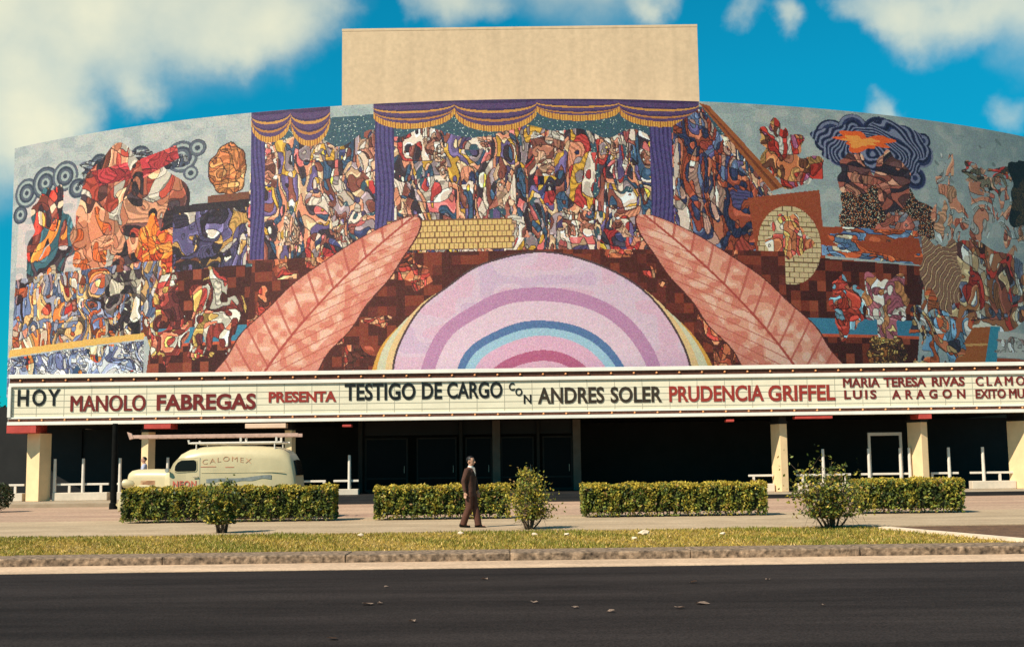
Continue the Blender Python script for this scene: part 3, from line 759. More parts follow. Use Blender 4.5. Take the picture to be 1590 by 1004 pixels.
# stage tower behind the curved wall
YT = YF + 7.5
tl, tr_ = at(531, 160, YT), at(1086, 158, YT)
tz0, tz1 = Z_TOP - 3.0, (at(531, 43, YT).z + at(1084, 40, YT).z) / 2
tw = MB().box(tl.x, tr_.x, YT, YT + 13, tz0, tz1 - .14)
tower = tpart(tw, 'stage_tower', M['stucco'])
cp = MB().box(tl.x - .012, tr_.x + .012, YT - .012, YT + 13.012, tz1 - .14, tz1, .01)
tpart(cp, 'coping', M['stucco'], tower)

# canopy slab behind the sign, with a straight front
Y_SIGN = 53.0
MZ0 = at(720, 651, Y_SIGN - .25).z
MZ1 = at(720, 572.5, Y_SIGN - .25).z
ML = at(12, 620, Y_SIGN - .25).x
MR = at(1640, 600, Y_SIGN - .25).x
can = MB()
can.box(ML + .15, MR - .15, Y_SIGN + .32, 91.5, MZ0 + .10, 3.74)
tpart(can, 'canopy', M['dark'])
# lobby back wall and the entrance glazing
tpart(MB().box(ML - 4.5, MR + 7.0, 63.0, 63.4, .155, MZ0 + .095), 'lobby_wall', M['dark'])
X0, X1 = at(555, 740, 57).x, at(908, 740, 57).x
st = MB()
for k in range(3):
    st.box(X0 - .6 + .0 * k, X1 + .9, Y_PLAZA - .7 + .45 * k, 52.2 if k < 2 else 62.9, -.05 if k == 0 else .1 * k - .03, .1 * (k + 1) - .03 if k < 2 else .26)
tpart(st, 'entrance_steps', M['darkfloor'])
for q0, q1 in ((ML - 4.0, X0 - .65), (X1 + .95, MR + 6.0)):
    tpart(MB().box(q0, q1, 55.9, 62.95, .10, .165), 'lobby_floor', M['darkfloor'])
YG = 56.6
def gx_(p): return at(p, 720, YG).x
gz_top = at(745, 678, YG).z
gz_mid = at(800, 740, YG).z
gz_low = at(870, 763, YG).z
bays = [560, 640, 716, 771, 836, 896]
for i in range(len(bays) - 1):
    xa, xb = gx_(bays[i]) + .2, gx_(bays[i + 1]) - .2
    fr = MB()
    for (q0, q1) in [(xa, xa + .07), (xb - .07, xb)]: fr.box(q0, q1, YG, YG + .08, .27, gz_top)
    fr.box(xa + .072, xb - .072, YG, YG + .08, gz_top - .07, gz_top)
    fr.box(xa + .072, xb - .072, YG, YG + .08, gz_mid - .04, gz_mid + .03); fr.box(xa + .072, xb - .072, YG, YG + .08, .27, .4)
    door = tpart(fr, 'entrance_door', M['mullion'])
    gl = MB()
    gl.box(xa + .075, xb - .075, YG + .03, YG + .045, .405, gz_mid - .045); gl.box(xa + .075, xb - .075, YG + .03, YG + .045, gz_mid + .035, gz_top - .075)
    tpart(gl, 'glass', M['doorglass'], door)
    hn = MB(); xm = xb - .16
    hn.tube([(xm, YG, 1.15), (xm, YG - .07, 1.15), (xm, YG - .07, 1.45), (xm, YG, 1.45)], .014, 6)
    tpart(hn, 'handle', M['chrome'], door)
for p, wd in [(560, .2), (716, .16), (771, .36), (836, .14), (896, .36)]:
    x = gx_(p)
    tpart(MB().box(x - wd / 2, x + wd / 2, YG - .12, YG + .25, .262, MZ0 + .09, .02), 'lobby_column', M['lobbypost' if wd > .3 else 'mullion'])
tb = MB().box(gx_(560) + .2, gx_(896) - .2, YG + .005, YG + .07, gz_top + .12, MZ0 + .09)
tpart(tb, 'transom_panel', M['dark'])

# columns: radial piers under the front of the canopy
ZC = 3.08
PIERS = [(40, .74, .68), (220, .36, .5), (443, .32, .45), (1204, .34, .92), (1419, .34, .92), (1576, .36, .95)]
for (p, wd, dp) in PIERS:
    g0 = at(p, 730, Y_SIGN + .55)
    th = math.asin((g0.x - CX) / RAD) if p != 40 else -.42
    # near end of the pier just behind the sign, long axis along the radius
    ux, uy = math.sin(th), -math.cos(th)            # outward
    if p < 795: cxr = g0.x + wd / 2 * math.cos(th)
    else: cxr = g0.x + dp * math.sin(th) + wd / 2 * math.cos(th) * .9
    yfront = Y_SIGN + .30 + (abs(wd / 2 * math.sin(th)))
    mt = Matrix.Translation((cxr, yfront, 0)) @ Matrix.Rotation(th, 4, 'Z')
    c_ = MB().box(-wd / 2, wd / 2, 0, dp, .152, ZC, .015, mt)
    colm = tpart(c_, 'column', M['column'])
    if p in (40, 220, 1419):
        bm_ = MB()
        if p == 40: bm_.box(ML - .02, ML + 1.25, Y_SIGN - .23, yfront + .6, ZC - .02 + .025, ZC + .36, .01)
        else:
            x0 = at(p + 6, 664, Y_SIGN).x
            bm_.box(x0, x0 + (1.15 if p == 220 else .55), Y_SIGN - .23, yfront + dp, ZC + .12, ZC + .34, .01)
        tpart(bm_, 'bracket', M['red'], colm)
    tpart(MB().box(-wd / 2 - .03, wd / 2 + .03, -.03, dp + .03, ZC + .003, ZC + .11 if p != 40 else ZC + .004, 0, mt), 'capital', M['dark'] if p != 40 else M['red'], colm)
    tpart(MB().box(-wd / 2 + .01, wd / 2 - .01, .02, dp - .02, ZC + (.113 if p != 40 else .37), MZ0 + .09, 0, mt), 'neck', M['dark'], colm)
for (pa, pb, py, h, m) in [(383, 446, 661, .20, 'cream_beam'), (1232, 1290, 648, .11, 'red'), (1126, 1138, 653, .1, 'red'), (533, 547, 661, .1, 'red')]:
    q0, q1 = at(pa, py, Y_SIGN + .1), at(pb, py, Y_SIGN + .1); zc = (q0.z + q1.z) / 2
    fx = tpart(MB().box(q0.x, q1.x, Y_SIGN - .22, Y_SIGN + .30, zc - h / 2, zc + h / 2, .02), 'light_fixture', M[m])
    for q in (q0.x + .1, q1.x - .1):
        tpart(MB().cyl((q, Y_SIGN + .2, zc + h / 2 + .002), (q, Y_SIGN + .2, MZ0 + .02), .015, 8), 'hanger', M['dark'], fx)

# ------------------------------------------------------------------ the long sign
sign = thing('theatre_marquee', (ML, Y_SIGN, MZ0), 'long white theatre marquee with changeable black and dark red letters along the canopy edge', 'sign')
SO = tuple(sign.location)
def spart(mb, name, m, parent=sign, smooth=None): return mb.build(name, m, parent, SO, smooth)
H = MZ1 - MZ0
ypan = Y_SIGN - .12
z_p0, z_p1 = MZ0 + H * .150, MZ1 - H * .225
panel = spart(MB().box(ML + .14, MR - .14, ypan, Y_SIGN + .30, MZ0 + .005, MZ1 - .005), 'sign_panel', M['panel'])
for (a0, a1, yy) in [(0.0, .065, .25), (.125, .155, .19), (.76, .83, .20), (.925, 1.0, .25)]:
    spart(MB().box(ML, MR, Y_SIGN - yy, ypan - .002, MZ0 + H * a0, MZ0 + H * a1, .012), 'trim_rail', M['rail_white'])
for (a0, a1) in [(.067, .123), (.832, .923)]:
    spart(MB().box(ML + .02, MR - .02, Y_SIGN - .16, ypan - .003, MZ0 + H * a0, MZ0 + H * a1), 'lamp_channel', M['channel'])
for xx in (ML - .02, MR - .10):
    spart(MB().box(xx, xx + .14, Y_SIGN - .23, Y_SIGN + .3, MZ0 + H * .157, MZ0 + H * .757, .01), 'end_cap', M['rail_white'])
nb = 46
bme = None
for zc in (MZ0 + H * .095, MZ0 + H * .878):
    for i in range(nb):
        xb = ML + .5 + (MR - ML - 1.0) * i / (nb - 1)
        if bme is None:
            o = MB().ell((0, 0, 0), (.05, .05, .045), 8, 6).build('bulb', M['bulb'], sign, None, 40); bme = o
        else:
            o = bme.copy(); COL.objects.link(o); o.parent = sign
        o.location = Vector((xb, Y_SIGN - .20, zc)) - Vector(SO)
lr = 5
for k in range(lr):
    zz = z_p0 + (z_p1 - z_p0) * (k + .6) / lr
    spart(MB().box(ML + .16, MR - .16, ypan - .010, ypan - .002, zz - .010, zz + .010), 'letter_rail', M['seam'])
ns = 38
for k in range(1, ns):
    xx = ML + (MR - ML) * k / ns
    spart(MB().box(xx - .011, xx + .011, ypan - .008, ypan - .003, z_p0 + .02, z_p1 - .02), 'panel_seam', M['seam'])
WORDS = [('HOY', 27, 93, 604, 630, 'black', .022, 1.25), ('MANOLO', 109, 226, 613, 638, 'maroon', .03, 1.0), ('FABREGAS', 243, 397, 611, 636, 'maroon', .03, 1.0),
         ('PRESENTA', 417, 522, 607, 624, 'redletter', .035, 1.0), ('TESTIGO', 535, 645, 594.5, 621, 'black', .022, 1.0), ('DE', 655, 686, 593.5, 619, 'black', .022, 1.0),
         ('CARGO', 694, 780, 592.5, 618, 'black', .022, 1.0), ('C', 790, 799, 594, 606, 'black', .022, 1.0), ('O', 800, 811, 602, 614, 'black', .022, 1.0), ('N', 813, 825, 612, 626, 'black', .022, 1.0),
         ('ANDRES', 835, 938, 600.5, 626, 'darkbrown', .025, 1.0), ('SOLER', 948, 1028, 599.5, 624.5, 'darkbrown', .025, 1.0),
         ('PRUDENCIA', 1039, 1186, 598, 623, 'redletter', .025, 1.0), ('GRIFFEL', 1193, 1297, 597, 622, 'redletter', .025, 1.0),
         ('MARIA', 1309, 1366, 586, 600.5, 'maroon', .028, 1.0), ('TERESA', 1372, 1438, 585, 600, 'maroon', .028, 1.0), ('RIVAS', 1447, 1498, 584.5, 599, 'maroon', .028, 1.0),
         ('LUIS', 1311, 1361, 605, 619, 'maroon', .028, 1.3), ('ARAGON', 1385, 1499, 604, 618.5, 'maroon', .028, 1.75),
         ('CLAMO', 1515, 1592, 584, 598, 'maroon', .028, 1.4), ('EXITO', 1515, 1562, 603.5, 618, 'maroon', .028, 1.0), ('MU', 1567, 1591, 603, 617.5, 'maroon', .028, 1.0)]
for (s, pa, pb, pt, pbm, m, bold, spc) in WORDS:
    A, B = at(pa, (pt + pbm) / 2, ypan - .04), at(pb, (pt + pbm) / 2, ypan - .04)
    zt = at((pa + pb) / 2, pt, ypan - .04).z; zb = at((pa + pb) / 2, pbm, ypan - .04).z
    lettering('word', s, A.x, B.x, zb, zt, ypan - .004, .024, M[m], sign, SO, bold, spc)

# ------------------------------------------------------------------ barriers between the columns
YB = 54.0
def barrier(pa, pb, py_bar, tall, short, label, plinth=True):
    A = at((pa + pb) / 2, py_bar, YB)
    xa, xb = at(pa, py_bar, YB).x, at(pb, py_bar, YB).x
    root = thing('barrier', ((xa + xb) / 2, YB, .15), label, 'barrier', 'white rails between the columns')
    off = tuple(root.location)
    if plinth:
        MB().box(xa, xb, YB - .22, YB + .22, .152, .50, .02).build('plinth', M['plinth'], root, off)
    zb = .5 if plinth else .152
    zr = .86
    MB().box(xa, xb, YB - .045, YB + .045, zr - .05, zr + .04, .01).build('rail', M['whitepaint'], root, off)
    for p in short:
        x = at(p, py_bar, YB).x
        MB().box(x - .05, x + .05, YB - .04, YB + .04, zb + .002, zr - .052).build('short_post', M['whitepaint'], root, off)
    for p in tall:
        x = at(p, py_bar, YB).x
        MB().tube([(x, YB - .10, zb + .002), (x, YB - .10, 1.97)], [.075, .062], 10).build('tall_post', M['whitepaint'], root, off)
    return root
barrier(14, 38, 753, [], [24], 'short white rail left of the leftmost column')
barrier(84, 169, 753, [86, 130], [108, 157], 'white rail with two tall posts between the leftmost column and the parked van')
barrier(182, 216, 752, [187], [], 'white rail with one tall post just left of the van bonnet')
barrier(245, 300, 751, [261], [], 'white rail with one tall post behind the van cab')
barrier(472, 506, 748, [], [503], 'plain white rail without a tall post just right of the van rear')
barrier(518, 557, 748, [543], [], 'white rail and tall post on a cream block left of the dark entrance')
barrier(1162, 1201, 737, [], [1170], 'plain white rail just left of the middle right column')
barrier(1236, 1321, 735, [1278], [1246, 1313], 'white rail with one tall post behind the twiggy right shrub')
barrier(1337, 1414, 732, [1349, 1398, 1412], [], 'white rail with three tall posts under the white door frame')
barrier(1445, 1488, 731, [1473], [1447], 'white rail with one tall post just right of the second right column')
barrier(1506, 1574, 731, [1526], [1552], 'white rail with one tall and one short post left of the rightmost column')
# free standing white door frame
A, B = at(1350, 700, 55.2), at(1399, 700, 55.2)
zt = at(1374, 671, 55.2).z
df = thing('door_frame', ((A.x + B.x) / 2, 55.2, .165), 'tall open white door frame standing under the right of the canopy', 'door frame')
off = tuple(df.location)
for x in (A.x, B.x): MB().box(x - .055, x + .055, 55.15, 55.25, .167, zt, .008).build('jamb', M['whitepaint'], df, off)
MB().box(A.x + .057, B.x - .057, 55.15, 55.25, zt - .14, zt, .008).build('lintel', M['whitepaint'], df, off)
# dark iron post left of the van
q = gnd(176, 790, -.03)
ip = thing('iron_post', q, 'black post standing on the forecourt left of the van', 'post')
MB().tube([(0, 0, .25), (0, 0, 3.3)], [.12, .10], 10).build('shaft', M['ironpost'], ip, None, 40)
MB().tube([(0, 0, 0), (0, 0, .22), (0, 0, .249)], [.17, .16, .13], 10).build('foot', M['ironpost'], ip, None, 40)

# ------------------------------------------------------------------ van
VX, VY = (322.5 - 795) / FPX * 37.0, 37.88
van = thing('panel_van', (VX + .02, VY, -.03), 'cream panel van with red lettering and a roof rack parked behind the left hedge', 'van')
def sect(x, w, z0, z1, rt, rb=.12, n=6):
    pts = []
    rt = min(rt, w * .95, (z1 - z0) * .55); rb = min(rb, w * .5, (z1 - z0) * .3)
    for (cy, cz, r, a0) in [(w - rt, z1 - rt, rt, 0), (-(w - rt), z1 - rt, rt, 90), (-(w - rb), z0 + rb, rb, 180), (w - rb, z0 + rb, rb, 270)]:
        for k in range(n + 1):
            an = R_(a0 + 90 * k / n)
            pts.append((x, cy + r * math.cos(an), cz + r * math.sin(an)))
    return pts
VB = [(-1.36, .66, .5, 1.43, .22), (-1.22, .74, .5, 1.50, .25), (-1.14, .80, .5, 1.62, .28), (-1.03, .84, .5, 1.80, .30), (-.88, .87, .5, 1.98, .34), (-.64, .89, .5, 2.11, .38),
      (-.2, .90, .5, 2.20, .40), (.5, .90, .5, 2.235, .40), (1.3, .90, .5, 2.215, .40), (1.9, .89, .5, 2.17, .38), (2.2, .87, .5, 2.09, .36), (2.38, .85, .5, 1.96, .34),
      (2.50, .83, .5, 1.75, .30), (2.57, .81, .5, 1.45, .28), (2.61, .79, .5, 1.1, .24), (2.63, .76, .52, .85, .1)]
body = MB().loft([sect(*s) for s in VB]).build('body', M['van'], van, None, 50)
hood = MB().loft([sect(x, w, z0, z1, rt) for (x, w, z0, z1, rt) in [(-2.62, .26, .72, 1.30, .2), (-2.58, .35, .66, 1.43, .22), (-2.48, .42, .62, 1.50, .24), (-2.3, .46, .6, 1.535, .26), (-1.9, .52, .6, 1.545, .27), (-1.45, .60, .6, 1.535, .27), (-1.30, .63, .6, 1.52, .26)]])
bonnet = hood.build('bonnet', M['van'], van, None, 50)
for s in (-1, 1):
    lv = MB()
    for k in range(4): lv.box(-2.12, -1.68, s * .5 - .02 - (.045 if s < 0 else -.045) - .0, s * .5 + .02 - (.045 if s < 0 else -.045), 1.075 + .035 * k, 1.095 + .035 * k, .004)
    lv.build('louvre', M['vanred2'], bonnet)
gr = MB()
for k in range(7): gr.box(-2.655, -2.60, -.30 + .012 * k, .30 - .012 * k, .62 + .07 * k, .655 + .07 * k, .008)
gr.build('grille', M['chrome'], van)
def fender(cx, r, s, front):
    pts = []
    for k in range(15):
        an = R_(-12 + 204 * k / 14)
        pts.append((cx + r * 1.12 * math.cos(an), .42 + r * math.sin(an)))
    inn = []
    for k in range(15):
        an = R_(184 - 188 * k / 14)
        inn.append((cx + (r - .14) * math.cos(an), .42 + (r - .14) * math.sin(an)))
    m = MB(); y0, y1 = (.56, .95) if front else (.80, 1.0)
    m.prism(pts + inn, s * y0, s * y1, .035)
    return m.build('wing', M['van'], van, None, 40)
for s in (-1, 1):
    fender(-1.95, .66, s, True); fender(1.55, .56, s, False)
    hb = MB()
    hb.tube([(-2.30, s * .68, 1.06), (-2.36, s * .68, 1.10), (-2.52, s * .68, 1.12), (-2.60, s * .68, 1.12)], [.07, .12, .135, .12], 14)
    hl = hb.build('headlight', M['van'], van, None, 50)
    MB().ell((-2.605, s * .68, 1.12), (.035, .105, .105), 14, 8).build('lens', M['chrome'], hl, None, 60)
    MB().box(-1.2, .95, s * .86, s * 1.0, .36, .41, .015).build('running_board', M['vangrey'], van)
    # side glass, door, handle
    ys = s * .902
    ol = [(-1.0, 1.50), (-.985, 1.62), (-.91, 1.73), (-.80, 1.79), (-.43, 1.80), (-.36, 1.76), (-.345, 1.68), (-.345, 1.52), (-.39, 1.465), (-.9, 1.46), (-.97, 1.47)]
    cxx = sum(p[0] for p in ol) / len(ol); czz = sum(p[1] for p in ol) / len(ol)
    def ywall(z, x): return (.90 - .035 * max(0, (-x - .3)) / .7)
    dr = MB()
    outl = [(-1.13, .52), (-1.16, 1.42), (-1.12, 1.55), (-1.05, 1.70), (-.93, 1.83), (-.80, 1.86), (-.24, 1.88), (-.23, .52)]
    seam_ = []
    dr.prism([(x, z) for x, z in outl], s * .80, s * .888, .0)
    door = dr.build('cab_door', M['van'], van)
    MB().prism([(cxx + (x - cxx) * 1.09, czz + (z - czz) * 1.14) for x, z in ol], s * .86, s * .909, .006, 2).build('window_surround', M['van'], door)
    MB().prism(ol, s * .86, s * .9125).build('side_window', M['glass'], door)
    MB().tube([(-.30, s * .905, 1.30), (-.30, s * .935, 1.30), (-.44, s * .935, 1.30)], .014, 8).build('handle', M['chrome'], door)
    MB().box(-.252, -.238, s * .80, s * .904, .55, 1.86).build('door_seam', M['vangrey'], door)
    for cx in (-1.93, 1.55):
        wh = MB(); wh.tube([(cx, s * .66, .36), (cx, s * .69, .36), (cx, s * .83, .36), (cx, s * .86, .36)], [.30, .37, .37, .30], 24)
        wheel = bpy.data.objects.new('wheel', None); COL.objects.link(wheel); wheel.parent = van
        wh.build('tyre', M['tyre'], wheel, None, 40)
        MB().tube([(cx, s * .80, .36), (cx, s * .868, .36), (cx, s * .885, .36)], [.22, .22, .12], 20).build('rim', M['van'], wheel, None, 30)
    # cargo side lettering and painted swoosh
    if s < 0:
        zl = 1.66
        lettering('lettering', 'CALOMEX', (-.17), 1.30, zl + .02, zl + .165, -.902, .006, M['vanred2'], van, None, -.012, 1.3, bend=lambda x: .10 * np.exp(-((x - .62) / .55) ** 2) - .03)
        MB().box(-.22, .24, -.908, -.90, 1.585, 1.60).build('painted_line', M['vanred'], van)
        MB().box(.52, .78, -.908, -.90, 1.565, 1.58).build('painted_line', M['vanred'], van)
        lettering('lettering', 'NEON', -1.05, -.34, .985, 1.185, -.901, .006, M['vanred'], van, None, .03, 1.15)
        sw = [(-.05 + 1.95 * k / 20, 1.17 + .10 * (k / 20) ** 1.5 + .015 * math.sin(k / 20 * 9)) for k in range(21)]
        MB().prism([(x, z + .055) for x, z in sw] + [(x, z - .055 - .02 * math.sin(i)) for i, (x, z) in reversed(list(enumerate(sw)))], -.90, -.906).build('painted_ribbon', M['vangrey'], van)
        MB().box(-.2, 2.3, -.912, -.895, 1.405, 1.42, .004).build('belt_moulding', M['van'], van)
# windscreen halves on the sloping front, rear doors, bumpers, mirror
for s in (-1, 1):
    wsn = MB(); wsn.poly([(-1.175, s * .04, 1.56), (-1.155, s * .62, 1.56), (-.96, s * .58, 1.87), (-.965, s * .04, 1.91)])
    bmesh.ops.solidify(wsn.bm, geom=list(wsn.bm.faces), thickness=.02)
    for v in wsn.bm.verts: v.co.x -= .025
    wsn.build('windscreen', M['glass'], van)
    rd = MB(); rd.loft([[(2.60, s * .03, 1.3), (2.60, s * .6, 1.3), (2.50, s * .56, 1.75), (2.50, s * .03, 1.78)], [(2.635, s * .03, 1.3), (2.635, s * .6, 1.3), (2.535, s * .56, 1.75), (2.535, s * .03, 1.78)]])
    rd.build('rear_window', M['glass'], van)
MB().tube([(-2.72, -.80, .5), (-2.80, -.5, .5), (-2.82, 0, .5), (-2.80, .5, .5), (-2.72, .80, .5)], .055, 10).build('bumper', M['van'], van, None, 40)
MB().tube([(2.74, -.8, .5), (2.78, 0, .5), (2.74, .8, .5)], .06, 10).build('bumper', M['chrome'], van, None, 40)
mi = MB(); mi.tube([(-1.12, -.86, 1.44), (-1.2, -.98, 1.47)], .012, 6); mi.tube([(-1.2, -.975, 1.50), (-1.21, -1.0, 1.50)], .07, 12)
mi.build('mirror', M['vangrey'], van)
# roof rack
rk = MB()
for s in (-1, 1):
    rk.tube([(-.66, s * .66, 2.40), (-.64, s * .66, 2.30), (-.55, s * .66, 2.30), (2.17, s * .66, 2.30)], .035, 8)
for x in (-.5, .2, .9, 1.6, 2.1):
    rk.tube([(x, -.66, 2.31), (x, .66, 2.31)], .022, 8)
rack = rk.build('roof_rack', M['whitepaint'], van, None, 40)
for s in (-1, 1):
    for x, zb in ((-.42, 2.0), (1.95, 2.0)):
        MB().tube([(x, s * .66, 2.30), (x, s * .70, zb + .02)], .02, 8).build('rack_foot', M['whitepaint'], rack, None, 40)
for x in (.92, 2.0):
    MB().box(x - .03, x + .03, -.69, -.63, 2.336, 2.462).build('ladder_rest', M['whitepaint'], rack)
    MB().box(x - .03, x + .03, .07, .13, 2.336, 2.462).build('ladder_rest', M['whitepaint'], rack)
# the ladder lying on the rack: a thing of its own
lad = thing('ladder', (VX, VY, 2.435), 'long pinkish wooden ladder lying on the van roof rack', 'ladder')
l0, l1 = -2.36, 2.68
for y in (-.66, .10):
    MB().box(l0, l1, y - .025, y + .025, 0, .105, .01).build('stile', M['ladder'], lad)
rg = []
for k in range(16):
    x = l0 + .25 + k * .30
    MB().cyl((x, -.634, .05), (x, .074, .05), .018, 8).build('rung', M['ladder'], lad, None, 40)
hk = MB().prism([(-2.50, .20), (-2.36, .15), (-2.30, .0), (-2.42, -.03), (-2.45, .06)], -.70, -.62, .008)
hk.build('hook', M['ladder'], lad)

# ------------------------------------------------------------------ people
def person(name, loc, rz, label, top, legs, pose, collar=True):
    root = thing(name, loc, label, 'person', None, rz)
    sh = {}
    # body: one skin from head to feet (facing +x)
    b = MB()
    def lim(pts): b.tube([p for p, r in pts], [r for p, r in pts], 10)
    for z0, z1 in ():
        pass
    rings = []
    for (z, xo, rx, ry) in [(.84, 0, .10, .13), (.95, 0, .105, .155), (1.08, .01, .10, .14), (1.22, .01, .11, .155), (1.36, .0, .105, .165), (1.44, -.01, .075, .12), (1.485, -.005, .055, .06)]:
        rings.append([(xo + rx * math.cos(t), ry * math.sin(t), z) for t in [2 * math.pi * k / 16 for k in range(16)]])
    b.loft(rings)
    b.tube([(-.01, 0, 1.44), (.01, 0, 1.50), (.02, 0, 1.56)], [.06, .055, .055], 12)
    # head: skull, jaw, nose, ears
    b.ell((.015, 0, 1.635), (.098, .074, .100), 18, 14)
    b.loft([[(.045 + rx * math.cos(t), ry * math.sin(t), z) for t in [2 * math.pi * k / 14 for k in range(14)]] for (z, rx, ry) in [(1.515, .025, .025), (1.525, .045, .042), (1.56, .058, .056), (1.62, .060, .066)]])
    b.tube([(.105, 0, 1.640), (.118, 0, 1.615), (.132, 0, 1.590), (.112, 0, 1.580)], [.010, .013, .017, .012], 8)
    b.ell((.101, 0, 1.551), (.012, .024, .008), 8, 6)
    for s in (-1, 1):
        b.ell((.0, s * .078, 1.615), (.022, .010, .034), 8, 8)
        b.ell((.092, s * .032, 1.648), (.016, .022, .008), 8, 6)
    for s in (-1, 1):
        P = pose['arm'][s]
        shd, elb, wri, dirn = Vector((-.005, s * .175, 1.40)), Vector(P[0]), Vector(P[1]), Vector(P[2]).normalized()
        lim([((0, s * .10, 1.40), .06), (shd, .058), (shd.lerp(elb, .5), .05), (elb, .042), (elb.lerp(wri, .4), .040), (wri, .027)])
        # palm and five fingers
        side = Vector((1, 0, 0)); side = (side - dirn * side.dot(dirn)).normalized(); nrm_ = dirn.cross(side)
        pc = wri + dirn * .05
        mtx = Matrix((side, nrm_, dirn)).transposed()
        b.ell(pc, (.040, .016, .055), 10, 8, mtx)
        for k, (o_, L) in enumerate([(.029, .068), (.010, .076), (-.010, .070), (-.028, .055)]):
            r0 = wri + dirn * .085 + side * o_
            r1 = r0 + dirn * L * .5 - nrm_ * s * .006; r2 = r0 + dirn * L * .95 - nrm_ * s * .022
            b.tube([r0 - dirn * .02, r0, r1, r2], [.009, .009, .0085, .007], 6)
        t0 = wri + dirn * .03 + side * .03
        b.tube([t0 - side * .01, t0 + dirn * .03 + side * .022, t0 + dirn * .062 + side * .026], [.011, .010, .008], 6)
        Lg = pose['leg'][s]
        hip, kn, an = Vector((0, s * .085, .90)), Vector(Lg[0]), Vector(Lg[1])
        lim([(hip, .085), (hip.lerp(kn, .5), .075), (kn, .055), (kn.lerp(an, .35), .055), (an, .038)])
        b.loft([[an + Vector((xo, ry * math.cos(t), -.045 + rz_ * math.sin(t))) for t in [2 * math.pi * k / 10 for k in range(10)]] for (xo, ry, rz_) in [(-.07, .02, .02), (-.05, .034, .04), (.03, .038, .04), (.12, .042, .026), (.17, .025, .014)]])
    body = b.fused('body', M['skin'], root, .0075, None, 2)
    # jacket or shirt
    j = MB()
    ex = .018 if top != 'suit' else .028
    prof = [(.74, .0, .135, .185), (.86, 0, .13, .185), (1.0, .005, .118, .170), (1.12, .01, .115, .168), (1.26, .012, .125, .190), (1.37, .0, .118, .205), (1.43, -.012, .09, .17), (1.468, -.015, .066, .085)]
    if top != 'suit': prof = prof[2:]
    j.loft([[(xo + rx * math.cos(t), ry * math.sin(t), z) for t in [2 * math.pi * k / 20 for k in range(20)]] for (z, xo, rx, ry) in prof])
    for s in (-1, 1):
        P = pose['arm'][s]
        shd, elb, wri = Vector((-.005, s * .18, 1.395)), Vector(P[0]), Vector(P[1])
        j.tube([(0, s * .11, 1.385), shd, shd.lerp(elb, .5), elb, elb.lerp(wri, .93)], [.075, .078, .068, .062, .050], 12)
    coat = j.fused('jacket' if top == 'suit' else 'shirt', M['suit'] if top == 'suit' else M['blueshirt'], root, .011, None, 2)
    tr = MB()
    tr.loft([[(rx * math.cos(t), ry * math.sin(t), z) for t in [2 * math.pi * k / 16 for k in range(16)]] for (z, rx, ry) in [(.80, .11, .165), (.9, .122, .175), (1.02, .112, .160)]])
    for s in (-1, 1):
        Lg = pose['leg'][s]
        hip, kn, an = Vector((0, s * .085, .90)), Vector(Lg[0]), Vector(Lg[1])
        tr.tube([hip, hip.lerp(kn, .5), kn, kn.lerp(an, .6), an + Vector((0, 0, -.03))], [.105, .10, .088, .088, .085], 14)
        so = MB()
        so.loft([[an + Vector((xo, ry * math.cos(t), zo + rz_ * math.sin(t))) for t in [2 * math.pi * k / 12 for k in range(12)]] for (xo, ry, rz_, zo) in [(-.095, .022, .03, -.045), (-.075, .040, .055, -.035), (.0, .045, .056, -.034), (.07, .05, .042, -.048), (.15, .046, .030, -.060), (.19, .02, .015, -.070)]])
        so.build('shoe', M['leather'], root, None, 60)
    tr.fused('trousers', M[legs], root, .011, None, 2)
    # hair: a cap over skull, open at the face
    h = MB(); h.ell((.005, 0, 1.655), (.108, .084, .098), 20, 14)
    dl = [v for v in h.bm.verts if (v.co.x > .045 and v.co.z < 1.70) or v.co.z < 1.60 or (v.co.x > .0 and v.co.z < 1.645)]
    bmesh.ops.delete(h.bm, geom=dl, context='VERTS')
    bmesh.ops.solidify(h.bm, geom=list(h.bm.faces), thickness=.012)
    h.build('hair', M['hair'], root, None, 60)
    for s in (-1, 1):
        e_ = MB().ell((.106, s * .030, 1.638), (.006, .013, .006), 8, 6).build('eye', M['hair'], root)
        MB().tube([(.107, s * .014, 1.662), (.106, s * .034, 1.666), (.095, s * .052, 1.660)], [.004, .005, .003], 6).build('eyebrow', M['hair'], root)
    if top == 'suit':
        sv = MB(); sv.loft([[(.055, -.062, 1.472), (.075, -.045, 1.43), (.105, -.03, 1.36), (.128, 0, 1.24)], [(.10, -.004, 1.474), (.115, -.004, 1.43), (.136, -.003, 1.36), (.142, 0.001, 1.24)],
                               [(.10, .004, 1.474), (.115, .004, 1.43), (.136, .003, 1.36), (.142, .002, 1.24)], [(.055, .062, 1.472), (.075, .045, 1.43), (.105, .03, 1.36), (.128, 0.003, 1.24)]], cap=False, closed=False)
        bmesh.ops.solidify(sv.bm, geom=list(sv.bm.faces), thickness=.01)
        for v in sv.bm.verts: v.co.x += .012
        sv.build('shirt_front', M['shirt'], root)
        cb = MB(); cb.tube([(.01, 0, 1.462), (.018, 0, 1.508)], [.072, .064], 16); cb.build('shirt_collar', M['shirt'], root, None, 50)
        te = MB(); te.loft([[(.128, -.022, 1.47), (.128, .022, 1.47), (.142, .022, 1.47), (.142, -.022, 1.47)], [(.150, -.022, 1.34), (.150, .022, 1.34), (.162, .022, 1.34), (.162, -.022, 1.34)], [(.152, -.02, 1.22), (.152, .02, 1.22), (.16, .02, 1.22), (.16, -.02, 1.22)]])
        te.build('tie', M['leather'], root)
    return root
mp_ = gnd(731, 818.5, 0)
